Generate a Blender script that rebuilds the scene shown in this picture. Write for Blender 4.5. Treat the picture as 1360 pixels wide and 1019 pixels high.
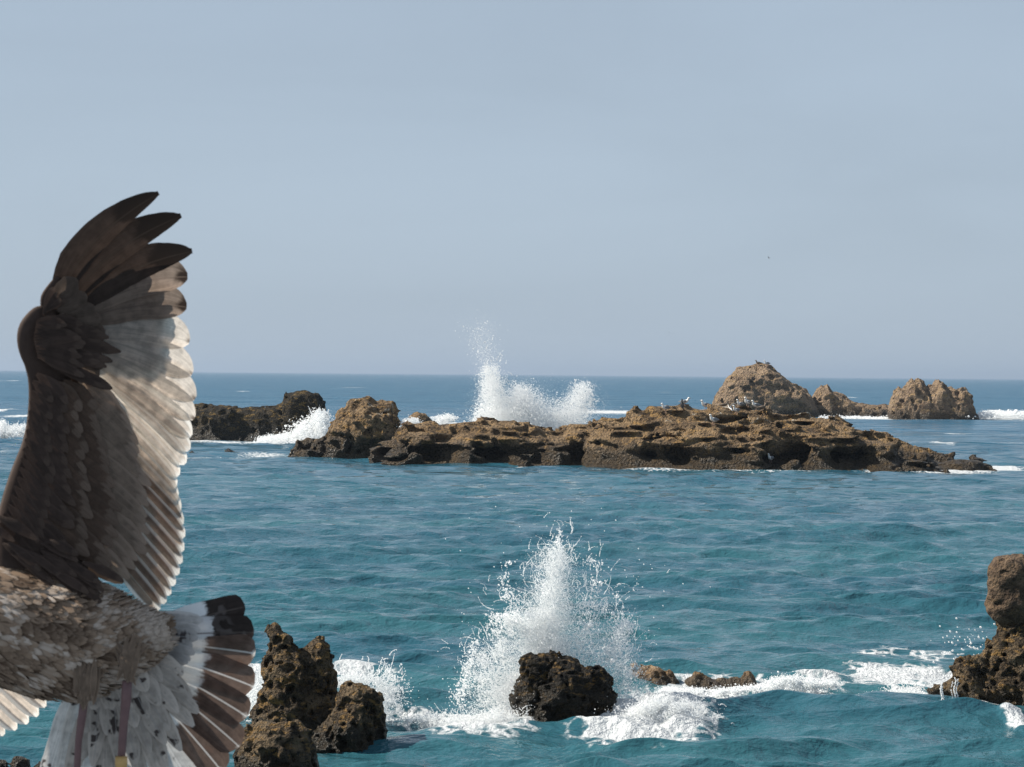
import bpy, math, random
import numpy as np
from mathutils import Matrix, Vector

random.seed(7)
rng = np.random.default_rng(11)
for o in list(bpy.data.objects):
    bpy.data.objects.remove(o)
scene = bpy.context.scene
COL = scene.collection

# ------------------------------------------------------------------ camera
FPX = 2945.0                 # focal length in photo pixels (1360 wide)
CAM_H = 5.0                  # eye height above the water
camd = bpy.data.cameras.new('camera')
camd.sensor_width = 36.0
camd.lens = 36.0 * FPX / 1360.0
camd.clip_start = 0.05
camd.clip_end = 120000.0
camd.dof.use_dof = True
camd.dof.focus_distance = 70.0
camd.dof.aperture_fstop = 30.0
cam = bpy.data.objects.new('camera', camd)
COL.objects.link(cam)
cam.matrix_world = (Matrix.Translation((0, 0, CAM_H))
                    @ Matrix.Rotation(math.radians(90.0 - 0.243), 4, 'X')
                    @ Matrix.Rotation(math.radians(0.50), 4, 'Z'))
scene.camera = cam

# ------------------------------------------------------------------ light
SUN_EL, SUN_AZ = 42.0, -87.0           # azimuth from +Y (view direction), negative = left
world = bpy.data.worlds.new('World')
scene.world = world
world.use_nodes = True
wn = world.node_tree
wn.nodes.clear()
sky = wn.nodes.new('ShaderNodeTexSky')
sky.sky_type = 'NISHITA'
sky.sun_disc = False
sky.sun_elevation = math.radians(SUN_EL)
sky.sun_rotation = math.radians(SUN_AZ)
sky.altitude = 0.0
sky.air_density = 1.0
sky.dust_density = 0.6
sky.ozone_density = 3.0
hsv = wn.nodes.new('ShaderNodeHueSaturation')
hsv.inputs['Saturation'].default_value = 1.0
tint = wn.nodes.new('ShaderNodeMix')
tint.data_type = 'RGBA'
tint.blend_type = 'MIX'
tint.inputs[7].default_value = (3.80, 4.58, 5.50, 1)     # sea haze: thins out with elevation, the same all round
tc = wn.nodes.new('ShaderNodeTexCoord')
sx = wn.nodes.new('ShaderNodeSeparateXYZ')
wn.links.new(tc.outputs['Generated'], sx.inputs[0])
ab = wn.nodes.new('ShaderNodeMath')
ab.operation = 'ABSOLUTE'
wn.links.new(sx.outputs[2], ab.inputs[0])
ex = wn.nodes.new('ShaderNodeMath')
ex.operation = 'POWER'
ex.inputs[0].default_value = 0.6
wn.links.new(ab.outputs[0], ex.inputs[1])
mu = wn.nodes.new('ShaderNodeMath')
mu.operation = 'MULTIPLY'
mu.inputs[1].default_value = 0.93
wn.links.new(ex.outputs[0], mu.inputs[0])
wn.links.new(mu.outputs[0], tint.inputs[0])
bg = wn.nodes.new('ShaderNodeBackground')
bg.inputs['Strength'].default_value = 0.0675
wo = wn.nodes.new('ShaderNodeOutputWorld')
wn.links.new(sky.outputs[0], hsv.inputs['Color'])
cm = wn.nodes.new('ShaderNodeMapping')
cm.inputs['Scale'].default_value = (1.0, 1.0, 4.5)
cm.inputs['Rotation'].default_value = (0.12, 0.2, 0.0)
wn.links.new(tc.outputs['Generated'], cm.inputs['Vector'])
cn = wn.nodes.new('ShaderNodeTexNoise')
cn.inputs['Scale'].default_value = 3.2
cn.inputs['Detail'].default_value = 5.0
cn.inputs['Distortion'].default_value = 0.6
wn.links.new(cm.outputs[0], cn.inputs['Vector'])
cv = wn.nodes.new('ShaderNodeMapRange')            # faint uneven veil of thin cloud all over the sky
for _i, _v in ((1, 0.3), (2, 0.7), (3, 0.955), (4, 1.045)):
    cv.inputs[_i].default_value = _v
wn.links.new(cn.outputs['Fac'], cv.inputs[0])
cx_ = wn.nodes.new('ShaderNodeVectorMath')
cx_.operation = 'SCALE'
wn.links.new(tint.outputs[2], cx_.inputs[0])
wn.links.new(cv.outputs[0], cx_.inputs['Scale'])
wn.links.new(hsv.outputs[0], tint.inputs[6])
wn.links.new(cx_.outputs[0], bg.inputs['Color'])
wn.links.new(bg.outputs[0], wo.inputs['Surface'])

sund = bpy.data.lights.new('sun', 'SUN')
sund.energy = 5.0
sund.angle = math.radians(0.53)
sund.color = (1.0, 0.93, 0.82)
sun = bpy.data.objects.new('sun', sund)
COL.objects.link(sun)
_a, _e = math.radians(SUN_AZ), math.radians(SUN_EL)
SUN_DIR = Vector((math.sin(_a) * math.cos(_e), math.cos(_a) * math.cos(_e), math.sin(_e)))
sun.rotation_euler = SUN_DIR.to_track_quat('Z', 'Y').to_euler()
sun.location = (-40, 20, 40)

scene.view_settings.view_transform = 'Standard'
scene.view_settings.look = 'None'
scene.view_settings.exposure = 0.75
scene.view_settings.gamma = 1.0
scene.view_settings.use_curve_mapping = False
scene.cycles.use_denoising = True
scene.cycles.max_bounces = 10
scene.cycles.diffuse_bounces = 8
scene.cycles.transmission_bounces = 8
scene.cycles.volume_bounces = 1
scene.cycles.transparent_max_bounces = 16


# ------------------------------------------------------------------ photo -> place
def hor(px):
    return 497.0 + (px - 680.0) * 12.0 / 1360.0


def W(px, py, D):
    return np.array([(px - 680.0) / FPX * D, D, CAM_H - (py - hor(px)) / FPX * D])


def Wsea(px, py):
    D = CAM_H * FPX / (py - hor(px))
    return np.array([(px - 680.0) / FPX * D, D])


# ------------------------------------------------------------------ noise
def _hash(ix, iy, iz, seed):
    h = (ix.astype(np.uint32) * np.uint32(374761393) + iy.astype(np.uint32) * np.uint32(668265263)
         + iz.astype(np.uint32) * np.uint32(2147483647) + np.uint32(seed * 144665 + 97))
    h = (h ^ (h >> np.uint32(13))) * np.uint32(1274126177)
    h = (h ^ (h >> np.uint32(16))) * np.uint32(2246822519)
    return h ^ (h >> np.uint32(15))


_gr = np.random.default_rng(5).normal(size=(256, 3))
_gr /= np.linalg.norm(_gr, axis=1)[:, None]


def perlin(p, seed=0):
    p = np.asarray(p, dtype=np.float64)
    i = np.floor(p).astype(np.int64)
    f = p - i
    u = f * f * f * (f * (f * 6 - 15) + 10)
    out = 0
    for dx in (0, 1):
        wx = u[:, 0] if dx else 1 - u[:, 0]
        for dy in (0, 1):
            wy = u[:, 1] if dy else 1 - u[:, 1]
            for dz in (0, 1):
                wz = u[:, 2] if dz else 1 - u[:, 2]
                g = _gr[_hash(i[:, 0] + dx, i[:, 1] + dy, i[:, 2] + dz, seed) & np.uint32(255)]
                out = out + wx * wy * wz * (g[:, 0] * (f[:, 0] - dx) + g[:, 1] * (f[:, 1] - dy) + g[:, 2] * (f[:, 2] - dz))
    return out * 1.5


def fbm(p, octv=3, seed=0, gain=0.5):
    a, s, t = 1.0, 0, 0
    for k in range(octv):
        s = s + a * perlin(p * (2.03 ** k), seed + k)
        t += a
        a *= gain
    return s / t


def worley(p, seed=0):
    i = np.floor(p).astype(np.int64)
    f = p - i
    best = np.full(len(p), 9.0)
    for dx in (-1, 0, 1):
        for dy in (-1, 0, 1):
            for dz in (-1, 0, 1):
                h = _hash(i[:, 0] + dx, i[:, 1] + dy, i[:, 2] + dz, seed)
                ox = (h & np.uint32(1023)) / 1023.0
                oy = ((h >> np.uint32(10)) & np.uint32(1023)) / 1023.0
                oz = ((h >> np.uint32(20)) & np.uint32(1023)) / 1023.0
                d = (dx + ox - f[:, 0]) ** 2 + (dy + oy - f[:, 1]) ** 2 + (dz + oz - f[:, 2]) ** 2
                best = np.minimum(best, d)
    return np.sqrt(best)


def sstep(a, b, x):
    t = np.clip((x - a) / (b - a), 0, 1)
    return t * t * (3 - 2 * t)


# ------------------------------------------------------------------ mesh helpers
def new_mesh(name, verts, faces, smooth=True, uv=None):
    verts = np.asarray(verts, dtype=np.float32)
    faces = np.asarray(faces, dtype=np.int32)
    n = faces.shape[1]
    me = bpy.data.meshes.new(name)
    me.vertices.add(len(verts))
    me.vertices.foreach_set('co', verts.ravel())
    me.loops.add(faces.size)
    me.loops.foreach_set('vertex_index', faces.ravel())
    me.polygons.add(len(faces))
    me.polygons.foreach_set('loop_start', np.arange(0, faces.size, n, dtype=np.int32))
    me.polygons.foreach_set('loop_total', np.full(len(faces), n, dtype=np.int32))
    me.polygons.foreach_set('use_smooth', np.full(len(faces), smooth, dtype=bool))
    if uv is not None:
        lay = me.uv_layers.new(name='UVMap')
        lay.data.foreach_set('uv', np.asarray(uv, dtype=np.float32)[faces.ravel()].ravel())
    me.update()
    me.validate()
    return me


def link(name, me, mat=None, parent=None, loc=None):
    o = bpy.data.objects.new(name, me)
    COL.objects.link(o)
    if mat is not None:
        me.materials.append(mat)
    if parent is not None:
        o.parent = parent
    if loc is not None:
        o.location = loc
    return o


def tag(o, label=None, cat=None, group=None, kind=None):
    if label:
        o['label'] = label
    if cat:
        o['category'] = cat
    if group:
        o['group'] = group
    if kind:
        o['kind'] = kind
    return o


def loft(rings, nseg=16, cap=True):
    """rings: (center, axis_u, axis_v) with scaled half axes"""
    vs, fs = [], []
    a = np.arange(nseg) * 2 * math.pi / nseg
    for c, u, v in rings:
        vs.append(np.asarray(c)[None] + np.cos(a)[:, None] * np.asarray(u)[None] + np.sin(a)[:, None] * np.asarray(v)[None])
    n = len(rings)
    for i in range(n - 1):
        for j in range(nseg):
            k = (j + 1) % nseg
            fs.append((i * nseg + j, i * nseg + k, (i + 1) * nseg + k, (i + 1) * nseg + j))
    vs = list(np.concatenate(vs))
    if cap:
        for ri, rev in ((0, True), (n - 1, False)):
            ci = len(vs)
            vs.append(np.asarray(rings[ri][0], dtype=float))
            for j in range(0, nseg, 2):
                q = [ri * nseg + j, ri * nseg + (j + 1) % nseg, ri * nseg + (j + 2) % nseg, ci]
                fs.append(tuple(q[::-1]) if rev else tuple(q))
    return np.array(vs), np.array(fs)


def tube(path, radii, nseg=8, up=(0, 1, 0), flat=1.0):
    path = np.asarray(path, dtype=float)
    up = np.asarray(up, dtype=float)
    rings = []
    for i in range(len(path)):
        t = path[min(i + 1, len(path) - 1)] - path[max(i - 1, 0)]
        t /= np.linalg.norm(t) + 1e-9
        u = np.cross(t, up)
        u /= np.linalg.norm(u) + 1e-9
        v = np.cross(u, t)
        rings.append((path[i], u * radii[i], v * radii[i] * flat))
    return loft(rings, nseg)


# ------------------------------------------------------------------ node helpers
class NT:
    def __init__(self, name):
        self.mat = bpy.data.materials.new(name)
        self.mat.use_nodes = True
        self.t = self.mat.node_tree
        self.t.nodes.clear()
        self.out = self.n('ShaderNodeOutputMaterial')

    def n(self, typ, **kw):
        nd = self.t.nodes.new(typ)
        for k, v in kw.items():
            setattr(nd, k, v)
        return nd

    def l(self, a, b):
        self.t.links.new(a, b)

    def set(self, sock, v):
        if isinstance(v, bpy.types.NodeSocket):
            self.l(v, sock)
        else:
            if isinstance(v, tuple) and len(v) == 3 and sock.type == 'RGBA':
                v = v + (1.0,)
            sock.default_value = v

    def math(self, op, a, b=0.0, c=0.0, clamp=False):
        m = self.n('ShaderNodeMath', operation=op, use_clamp=clamp)
        for i, v in enumerate((a, b, c)):
            self.set(m.inputs[i], v)
        return m.outputs[0]

    def ss(self, x, a, b, lo=0.0, hi=1.0):
        m = self.n('ShaderNodeMapRange', interpolation_type='SMOOTHSTEP')
        self.set(m.inputs[0], x)
        for i, v in ((1, a), (2, b), (3, lo), (4, hi)):
            self.set(m.inputs[i], v)
        return m.outputs[0]

    def mix(self, f, a, b, mode='MIX'):
        m = self.n('ShaderNodeMix', data_type='RGBA', blend_type=mode)
        self.set(m.inputs[0], f)
        self.set(m.inputs[6], a)
        self.set(m.inputs[7], b)
        return m.outputs[2]

    def noise(self, vec, scale, detail=3.0, rough=0.55, dist=0.0):
        m = self.n('ShaderNodeTexNoise')
        if vec is not None:
            self.l(vec, m.inputs['Vector'])
        m.inputs['Scale'].default_value = scale
        m.inputs['Detail'].default_value = detail
        m.inputs['Roughness'].default_value = rough
        m.inputs['Distortion'].default_value = dist
        return m.outputs['Fac']

    def voro(self, vec, scale, feature='F1'):
        m = self.n('ShaderNodeTexVoronoi', feature=feature)
        if vec is not None:
            self.l(vec, m.inputs['Vector'])
        m.inputs['Scale'].default_value = scale
        return m.outputs['Distance']

    def mapping(self, vec, scale=(1, 1, 1), rot=(0, 0, 0)):
        m = self.n('ShaderNodeMapping')
        self.l(vec, m.inputs['Vector'])
        m.inputs['Scale'].default_value = scale
        m.inputs['Rotation'].default_value = rot
        return m.outputs[0]

    def bump(self, h, strength, dist, normal=None):
        m = self.n('ShaderNodeBump')
        m.inputs['Strength'].default_value = strength
        m.inputs['Distance'].default_value = dist
        self.l(h, m.inputs['Height'])
        if normal is not None:
            self.l(normal, m.inputs['Normal'])
        return m.outputs[0]

    def bsdf(self, color, rough=0.6, spec=0.5, normal=None):
        b = self.n('ShaderNodeBsdfPrincipled')
        self.set(b.inputs['Base Color'], color)
        self.set(b.inputs['Roughness'], rough)
        self.set(b.inputs['Specular IOR Level'], spec)
        if normal is not None:
            self.l(normal, b.inputs['Normal'])
        return b

    def done(self, shader):
        self.l(shader, self.out.inputs['Surface'])
        return self.mat


def geo_pos(nt):
    return nt.n('ShaderNodeNewGeometry').outputs['Position']


def plain_mat(name, col, rough=0.6, spec=0.4, nscale=40.0, var=0.25):
    nt = NT(name)
    p = nt.n('ShaderNodeTexCoord').outputs['Object']
    nz = nt.noise(p, nscale, 4)
    c = nt.mix(nz, tuple(x * (1 - var) for x in col), tuple(min(1, x * (1 + var)) for x in col))
    return nt.done(nt.bsdf(c, rough, spec).outputs[0])


# ------------------------------------------------------------------ rock material
def rock_mat(name, dark, mid, light, ochre, scale=1.0, wet=0.35, droppings=None, light_bias=0.5, bump=1.0):
    nt = NT(name)
    p = geo_pos(nt)
    s = 1.0 / scale
    n1 = nt.noise(p, 1.1 * s, 6, 0.62, 0.4)
    n2 = nt.noise(p, 4.5 * s, 5, 0.65)
    n3 = nt.noise(nt.mapping(p, (1, 1, 2.2)), 2.2 * s, 5, 0.6, 0.8)
    v1 = nt.voro(p, 9.0 * s)
    v2 = nt.voro(p, 22.0 * s)
    fine = nt.noise(p, 30.0 * s, 4, 0.7)
    c = nt.mix(nt.ss(n2, 0.36, 0.64), dark, mid)
    c = nt.mix(nt.ss(n1, light_bias - 0.08, light_bias + 0.14), c, light)
    c = nt.mix(nt.ss(n3, 0.52, 0.64), c, ochre)
    c = nt.mix(nt.ss(nt.noise(p, 7.0 * s, 3, 0.5), 0.56, 0.68), c, dark)
    c = nt.mix(nt.ss(fine, 0.35, 0.75), nt.mix(0.25, c, dark), c)
    xyz = nt.n('ShaderNodeSeparateXYZ')
    nt.l(p, xyz.inputs[0])
    z = xyz.outputs[2]
    if droppings is not None:
        dz = nt.math('MULTIPLY', nt.ss(z, droppings, droppings + 0.5), nt.ss(nt.noise(p, 2.6 * s, 4, 0.7), 0.60, 0.68))
        c = nt.mix(dz, c, (0.55, 0.52, 0.45))
    # weed and wet band at the waterline; on the reef it also paints in shade
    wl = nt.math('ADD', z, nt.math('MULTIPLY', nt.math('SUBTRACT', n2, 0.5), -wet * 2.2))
    wet_shade = nt.ss(wl, wet * 0.55, wet * 1.5, 1.0, 0.0)
    c = nt.mix(nt.math('MULTIPLY', wet_shade, 0.8), c, (0.016, 0.013, 0.008))
    rough = nt.math('SUBTRACT', 0.9, nt.math('MULTIPLY', wet_shade, 0.45))
    h = nt.math('ADD', nt.math('MULTIPLY', v1, 0.9), nt.math('MULTIPLY', v2, 0.45))
    h = nt.math('ADD', h, nt.math('MULTIPLY', fine, 0.5))
    nrm = nt.bump(h, min(1.0, 0.8 * bump), 0.10 * scale * max(1.0, bump))
    return nt.done(nt.bsdf(c, rough, 0.3, nrm).outputs[0])


M_REEF = rock_mat('reef_rock', (0.0440, 0.0280, 0.0144), (0.1748, 0.1122, 0.0570), (0.3128, 0.2116, 0.1150), (0.3312, 0.1978, 0.0690), 1.5, 1.15, 2.3, 0.47, 1.8)  # tall dark band: tidal weed and wet plus painted shade on the lower faces
M_NEAR = rock_mat('shore_rock', (0.0173, 0.0121, 0.0075), (0.0936, 0.0644, 0.0359), (0.1872, 0.1348, 0.0786), (0.2546, 0.1498, 0.0487), 0.36, 0.26, None, 0.50, 1.8)
M_DARK = rock_mat('wet_dark_rock', (0.005, 0.004, 0.003), (0.016, 0.012, 0.007), (0.045, 0.033, 0.018), (0.17, 0.10, 0.032), 0.36, 0.45, None, 0.6, 1.8)
M_TAN = rock_mat('tan_rock', (0.0600, 0.0368, 0.0200), (0.1680, 0.1120, 0.0640), (0.2560, 0.1800, 0.1080), (0.2720, 0.1720, 0.0800), 0.42, 0.12)
M_BOULD = rock_mat('boulder_rock', (0.040, 0.025, 0.016), (0.095, 0.064, 0.040), (0.145, 0.10, 0.064), (0.14, 0.09, 0.05), 0.42, 0.12, None, 0.52, 1.0)
M_FAR = rock_mat('distant_rock', (0.1144, 0.0774, 0.0510), (0.2376, 0.1672, 0.1100), (0.3344, 0.2420, 0.1584), (0.3520, 0.2376, 0.1144), 2.2, 0.9, None, 0.45, 1.6)
M_LEDGE = rock_mat('ledge_rock', (0.0128, 0.0104, 0.0064), (0.0400, 0.0304, 0.0176), (0.0880, 0.0640, 0.0360), (0.2080, 0.1320, 0.0400), 1.3, 0.9, None, 0.58, 2.0)


# ------------------------------------------------------------------ rocks as implicit solids, meshed with surface nets
def surface_nets(F, org, h):
    ins = F < 0
    c = np.zeros(tuple(s - 1 for s in F.shape), dtype=np.int8)
    offs = [(a, b, d) for a in (0, 1) for b in (0, 1) for d in (0, 1)]
    nx, ny, nz = F.shape
    for a, b, d in offs:
        c += ins[a:nx - 1 + a, b:ny - 1 + b, d:nz - 1 + d]
    act = (c > 0) & (c < 8)
    ai = np.argwhere(act)
    idx = np.full(act.shape, -1, dtype=np.int64)
    idx[act] = np.arange(len(ai))
    acc = np.zeros((len(ai), 3))
    cnt = np.zeros(len(ai))
    for o0 in offs:
        for ax in range(3):
            if o0[ax]:
                continue
            o1 = list(o0)
            o1[ax] = 1
            f0 = F[ai[:, 0] + o0[0], ai[:, 1] + o0[1], ai[:, 2] + o0[2]]
            f1 = F[ai[:, 0] + o1[0], ai[:, 1] + o1[1], ai[:, 2] + o1[2]]
            cr = (f0 < 0) != (f1 < 0)
            t = np.where(cr, f0 / np.where(cr, f0 - f1, 1), 0)
            q = np.tile(np.array(o0, dtype=float), (len(ai), 1))
            q[:, ax] += t
            acc += q * cr[:, None]
            cnt += cr
    v = ai + acc / cnt[:, None]
    faces = []
    for ax in range(3):
        b, d = (ax + 1) % 3, (ax + 2) % 3
        s0 = [slice(None)] * 3
        s1 = [slice(None)] * 3
        s0[ax] = slice(0, -1)
        s1[ax] = slice(1, None)
        i0, i1 = ins[tuple(s0)], ins[tuple(s1)]
        e = np.argwhere(i0 != i1)
        lim = np.array(act.shape)
        ok = (e[:, b] >= 1) & (e[:, d] >= 1) & (e[:, b] < lim[b]) & (e[:, d] < lim[d])
        e = e[ok]
        flip = i0[e[:, 0], e[:, 1], e[:, 2]]
        q = []
        for db, dd in ((-1, -1), (0, -1), (0, 0), (-1, 0)):
            w = e.copy()
            w[:, b] += db
            w[:, d] += dd
            q.append(idx[w[:, 0], w[:, 1], w[:, 2]])
        q = np.stack(q, 1)
        q[~flip] = q[~flip][:, ::-1]
        faces.append(q)
    faces = np.concatenate(faces)
    # keep the largest connected piece only
    lab = np.arange(len(v))
    a = faces.ravel()
    bb = np.roll(faces, 1, axis=1).ravel()
    for _ in range(400):
        m = np.minimum(lab[a], lab[bb])
        old = lab.copy()
        np.minimum.at(lab, a, m)
        np.minimum.at(lab, bb, m)
        lab = lab[lab]
        lab = lab[lab]
        if (lab == old).all():
            break
    u, ct = np.unique(lab, return_counts=True)
    keep = lab == u[np.argmax(ct)]
    remap = np.cumsum(keep) - 1
    faces = remap[faces[keep[faces[:, 0]]]]
    return v[keep] * h + org, faces


def make_rock(name, f0, lo, hi, h, disp, margin, mat, label, group=None, cat='rock'):
    lo, hi = np.array(lo, float), np.array(hi, float)
    xs, ys, zs = (np.arange(lo[k], hi[k] + h, h) for k in range(3))
    X, Y, Z = np.meshgrid(xs, ys, zs, indexing='ij')
    F = f0(X, Y, Z)
    m = np.abs(F) < margin
    P = np.stack([X[m], Y[m], Z[m]], 1)
    F[m] += disp(P)
    F = F.astype(np.float64)
    for ax in range(3):            # close the solid at the grid border
        s = [slice(None)] * 3
        s[ax] = 0
        F[tuple(s)] = np.maximum(F[tuple(s)], h)
        s[ax] = -1
        F[tuple(s)] = np.maximum(F[tuple(s)], h)
    v, fc = surface_nets(F, lo, h)
    base = np.array([v[:, 0].mean(), v[:, 1].mean(), v[:, 2].min()])
    o = link(name, new_mesh(name, v - base, fc), mat, None, base)
    tag(o, label, cat, group)
    return o


def ridge_f0(profile, D, front, depth, cross, ymid=None):
    """profile: photo silhouette points (px, py) read at ridge distance D; the ridge has a real depth."""
    pts = np.array([W(px, py, D) for px, py in profile])
    px_, pz_ = pts[:, 0], pts[:, 2]
    cx, cz = np.array(cross).T
    x0, x1 = px_[0], px_[-1]

    def f(X, Y, Z):
        H = np.interp(X[:, 0, 0], px_, pz_, left=-1.2, right=-1.2)
        xs = X[:, 0, 0]
        e = np.minimum(xs - x0, x1 - xs) / (0.25 * (x1 - x0))
        dep = depth * (0.45 + 0.55 * np.sqrt(np.clip(e, 0.02, 1)))
        yf = front + 0.35 * (depth - dep)
        t = (Y[:, :, 0] - yf[:, None]) / dep[:, None]
        c = np.interp(t, cx, cz, left=-0.6, right=-0.6)
        h = np.where(c > 0, c * (H[:, None] + 0.6) - 0.6, c)
        gx, gy = np.gradient(h, X[1, 0, 0] - X[0, 0, 0], Y[0, 1, 0] - Y[0, 0, 0])
        g = np.sqrt(1 + np.minimum(gx * gx + gy * gy, 14))
        return (Z - h[:, :, None]) / g[:, :, None]
    return f, (x0, x1, pz_.max())


def blobs_f0(blobs, k=0.08):
    """union of tapered solids: (A, B, ra, rb, squash of depth)"""
    def f(X, Y, Z):
        P = np.stack([X, Y, Z], -1)
        acc = None
        for A, B, ra, rb, sq in blobs:
            A, B = np.array(A, float), np.array(B, float)
            sc = np.array([1, 1 / sq, 1])
            a = (P - A) * sc
            d = (B - A) * sc
            L = (d * d).sum() + 1e-9
            t = np.clip((a @ d) / L, 0, 1)
            q = np.sqrt(((a - t[..., None] * d) ** 2).sum(-1)) - (ra + (rb - ra) * t)
            acc = q if acc is None else -k * np.logaddexp(-acc / k, -q / k)
        return acc
    return f


def pit_disp(big, a_big, mid, a_mid, pit, a_pit, seed, strat=0.0, notch=None):
    """broad shape, sharp-edged weathering hollows, small pits, bedding and a wave-cut notch"""
    def d(P):
        warp = np.stack([perlin(P / (mid * 1.3), seed + q) for q in (61, 62, 63)], 1)
        Q = P + warp * mid * 0.45
        r = a_big * fbm(P / big, 3, seed)
        r += 1.5 * a_mid * (0.56 - worley(Q * np.array([1, 1, 0.75]) / (mid * 1.5), seed + 9))
        r += 0.7 * a_mid * np.abs(perlin(Q / (mid * 0.8), seed + 17)) - 0.2 * a_mid
        r += a_pit * 0.8 * (0.5 - worley(Q / (pit * 0.9), seed + 3))
        r += a_pit * 1.3 * sstep(0.42, 0.15, worley(Q / (pit * 1.5), seed + 5))
        if strat:
            q = P * np.array([0.22, 0.22, 1.0])
            r += strat * (2.2 * np.abs(perlin(q / (mid * 0.6), seed + 31)) - 0.5)
        if notch is not None:
            z0, wz, amt = notch
            r += amt * np.exp(-((P[:, 2] - z0) / wz) ** 2) * np.clip(0.45 + 1.5 * perlin(P * np.array([1, 1, 0.3]) / (big * 0.9), seed + 41), 0, 1.5)
        return r
    return d


CROSS = [(0, 0.0), (0.02, 0.30), (0.06, 0.46), (0.14, 0.58), (0.3, 0.80), (0.5, 1.0), (0.72, 0.85), (0.9, 0.4), (1, 0)]
FLAT = [(0, 0.0), (0.02, 0.55), (0.06, 0.88), (0.15, 0.97), (0.5, 1.0), (0.8, 0.92), (0.95, 0.5), (1, 0)]
CLIFF = [(0, 0.0), (0.03, 0.42), (0.10, 0.74), (0.25, 0.92), (0.5, 1.0), (0.75, 0.86), (0.92, 0.4), (1, 0)]


def ridge_rock(name, profile, front, depth, h, disp, margin, mat, label, cross=CROSS, group=None, ridge_at=0.5, pad=0.6):
    f, (x0, x1, zm) = ridge_f0(profile, front + depth * ridge_at, front, depth, cross)
    return make_rock(name, f, (x0 - pad, front - pad, -0.9), (x1 + pad, front + depth + pad, zm + pad), h, disp, margin, mat, label, group)


# ================================================================== SEA
def wave_set(n, lmin, lmax, steep, spread, seed):
    r = np.random.default_rng(seed)
    lam = np.exp(r.uniform(math.log(lmin), math.log(lmax), n))
    th = -math.pi / 2 + r.normal(0, 1, n) * spread + 0.12
    k = 2 * math.pi / lam
    a = steep * lam / (2 * math.pi) * r.uniform(0.5, 1.5, n)
    ph = r.uniform(0, 2 * math.pi, n)
    return k, th, a, ph, lam


WAVES = [np.concatenate(q) for q in zip(
    wave_set(36, 0.40, 1.5, 0.064, 0.48, 1),
    wave_set(24, 1.5, 4.0, 0.036, 0.34, 2),
    wave_set(14, 4.0, 11.0, 0.020, 0.28, 3),
    wave_set(8, 11.0, 34.0, 0.011, 0.22, 4))]

# explicit swells: (px, py, half width m, half length in depth m, height m)
SWELLS = [(870, 708, 7.0, 1.1, 0.22), (1235, 706, 5.5, 1.0, 0.20), (560, 690, 8.0, 1.2, 0.18), (930, 822, 2.6, 0.55, 0.12),
          (1085, 948, 2.8, 0.6, 0.36), (1010, 955, 2.0, 0.4, 0.12), (1270, 852, 2.0, 0.5, 0.13), (470, 800, 2.5, 0.5, 0.12), (640, 860, 2.0, 0.4, 0.1),
          (560, 965, 1.3, 0.35, 0.14), (1310, 550, 9.0, 3.0, 0.55), (15, 566, 5.0, 2.0, 0.7)]


def sea_height(x, y, spacing=None):
    z = np.zeros_like(x)
    dx = np.zeros_like(x)
    dy = np.zeros_like(x)
    k, th, a, ph, lam = WAVES
    gust = 1.0 + 0.5 * perlin(np.stack([x / 9.0, y / 14.0, 0 * x], 1), 71)
    for i in range(len(k)):
        c, s = math.cos(th[i]), math.sin(th[i])
        p = k[i] * (c * x + s * y) + ph[i]
        amp = a[i]
        if spacing is not None:
            amp = amp * sstep(0.9, 2.6, lam[i] / spacing)
        if lam[i] < 4:
            amp = amp * gust
        z += amp * np.sin(p)
        dx += amp * c * np.cos(p) * 0.8
        dy += amp * s * np.cos(p) * 0.8
    for px, py, wx, wy, hgt in SWELLS:
        cx, cy = Wsea(px, py)
        u = (x - cx) / wx
        w = (y - cy + 0.15 * wx * u * u) / wy
        z += hgt * np.exp(-u * u - w * w)
    return z, dx, dy


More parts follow.
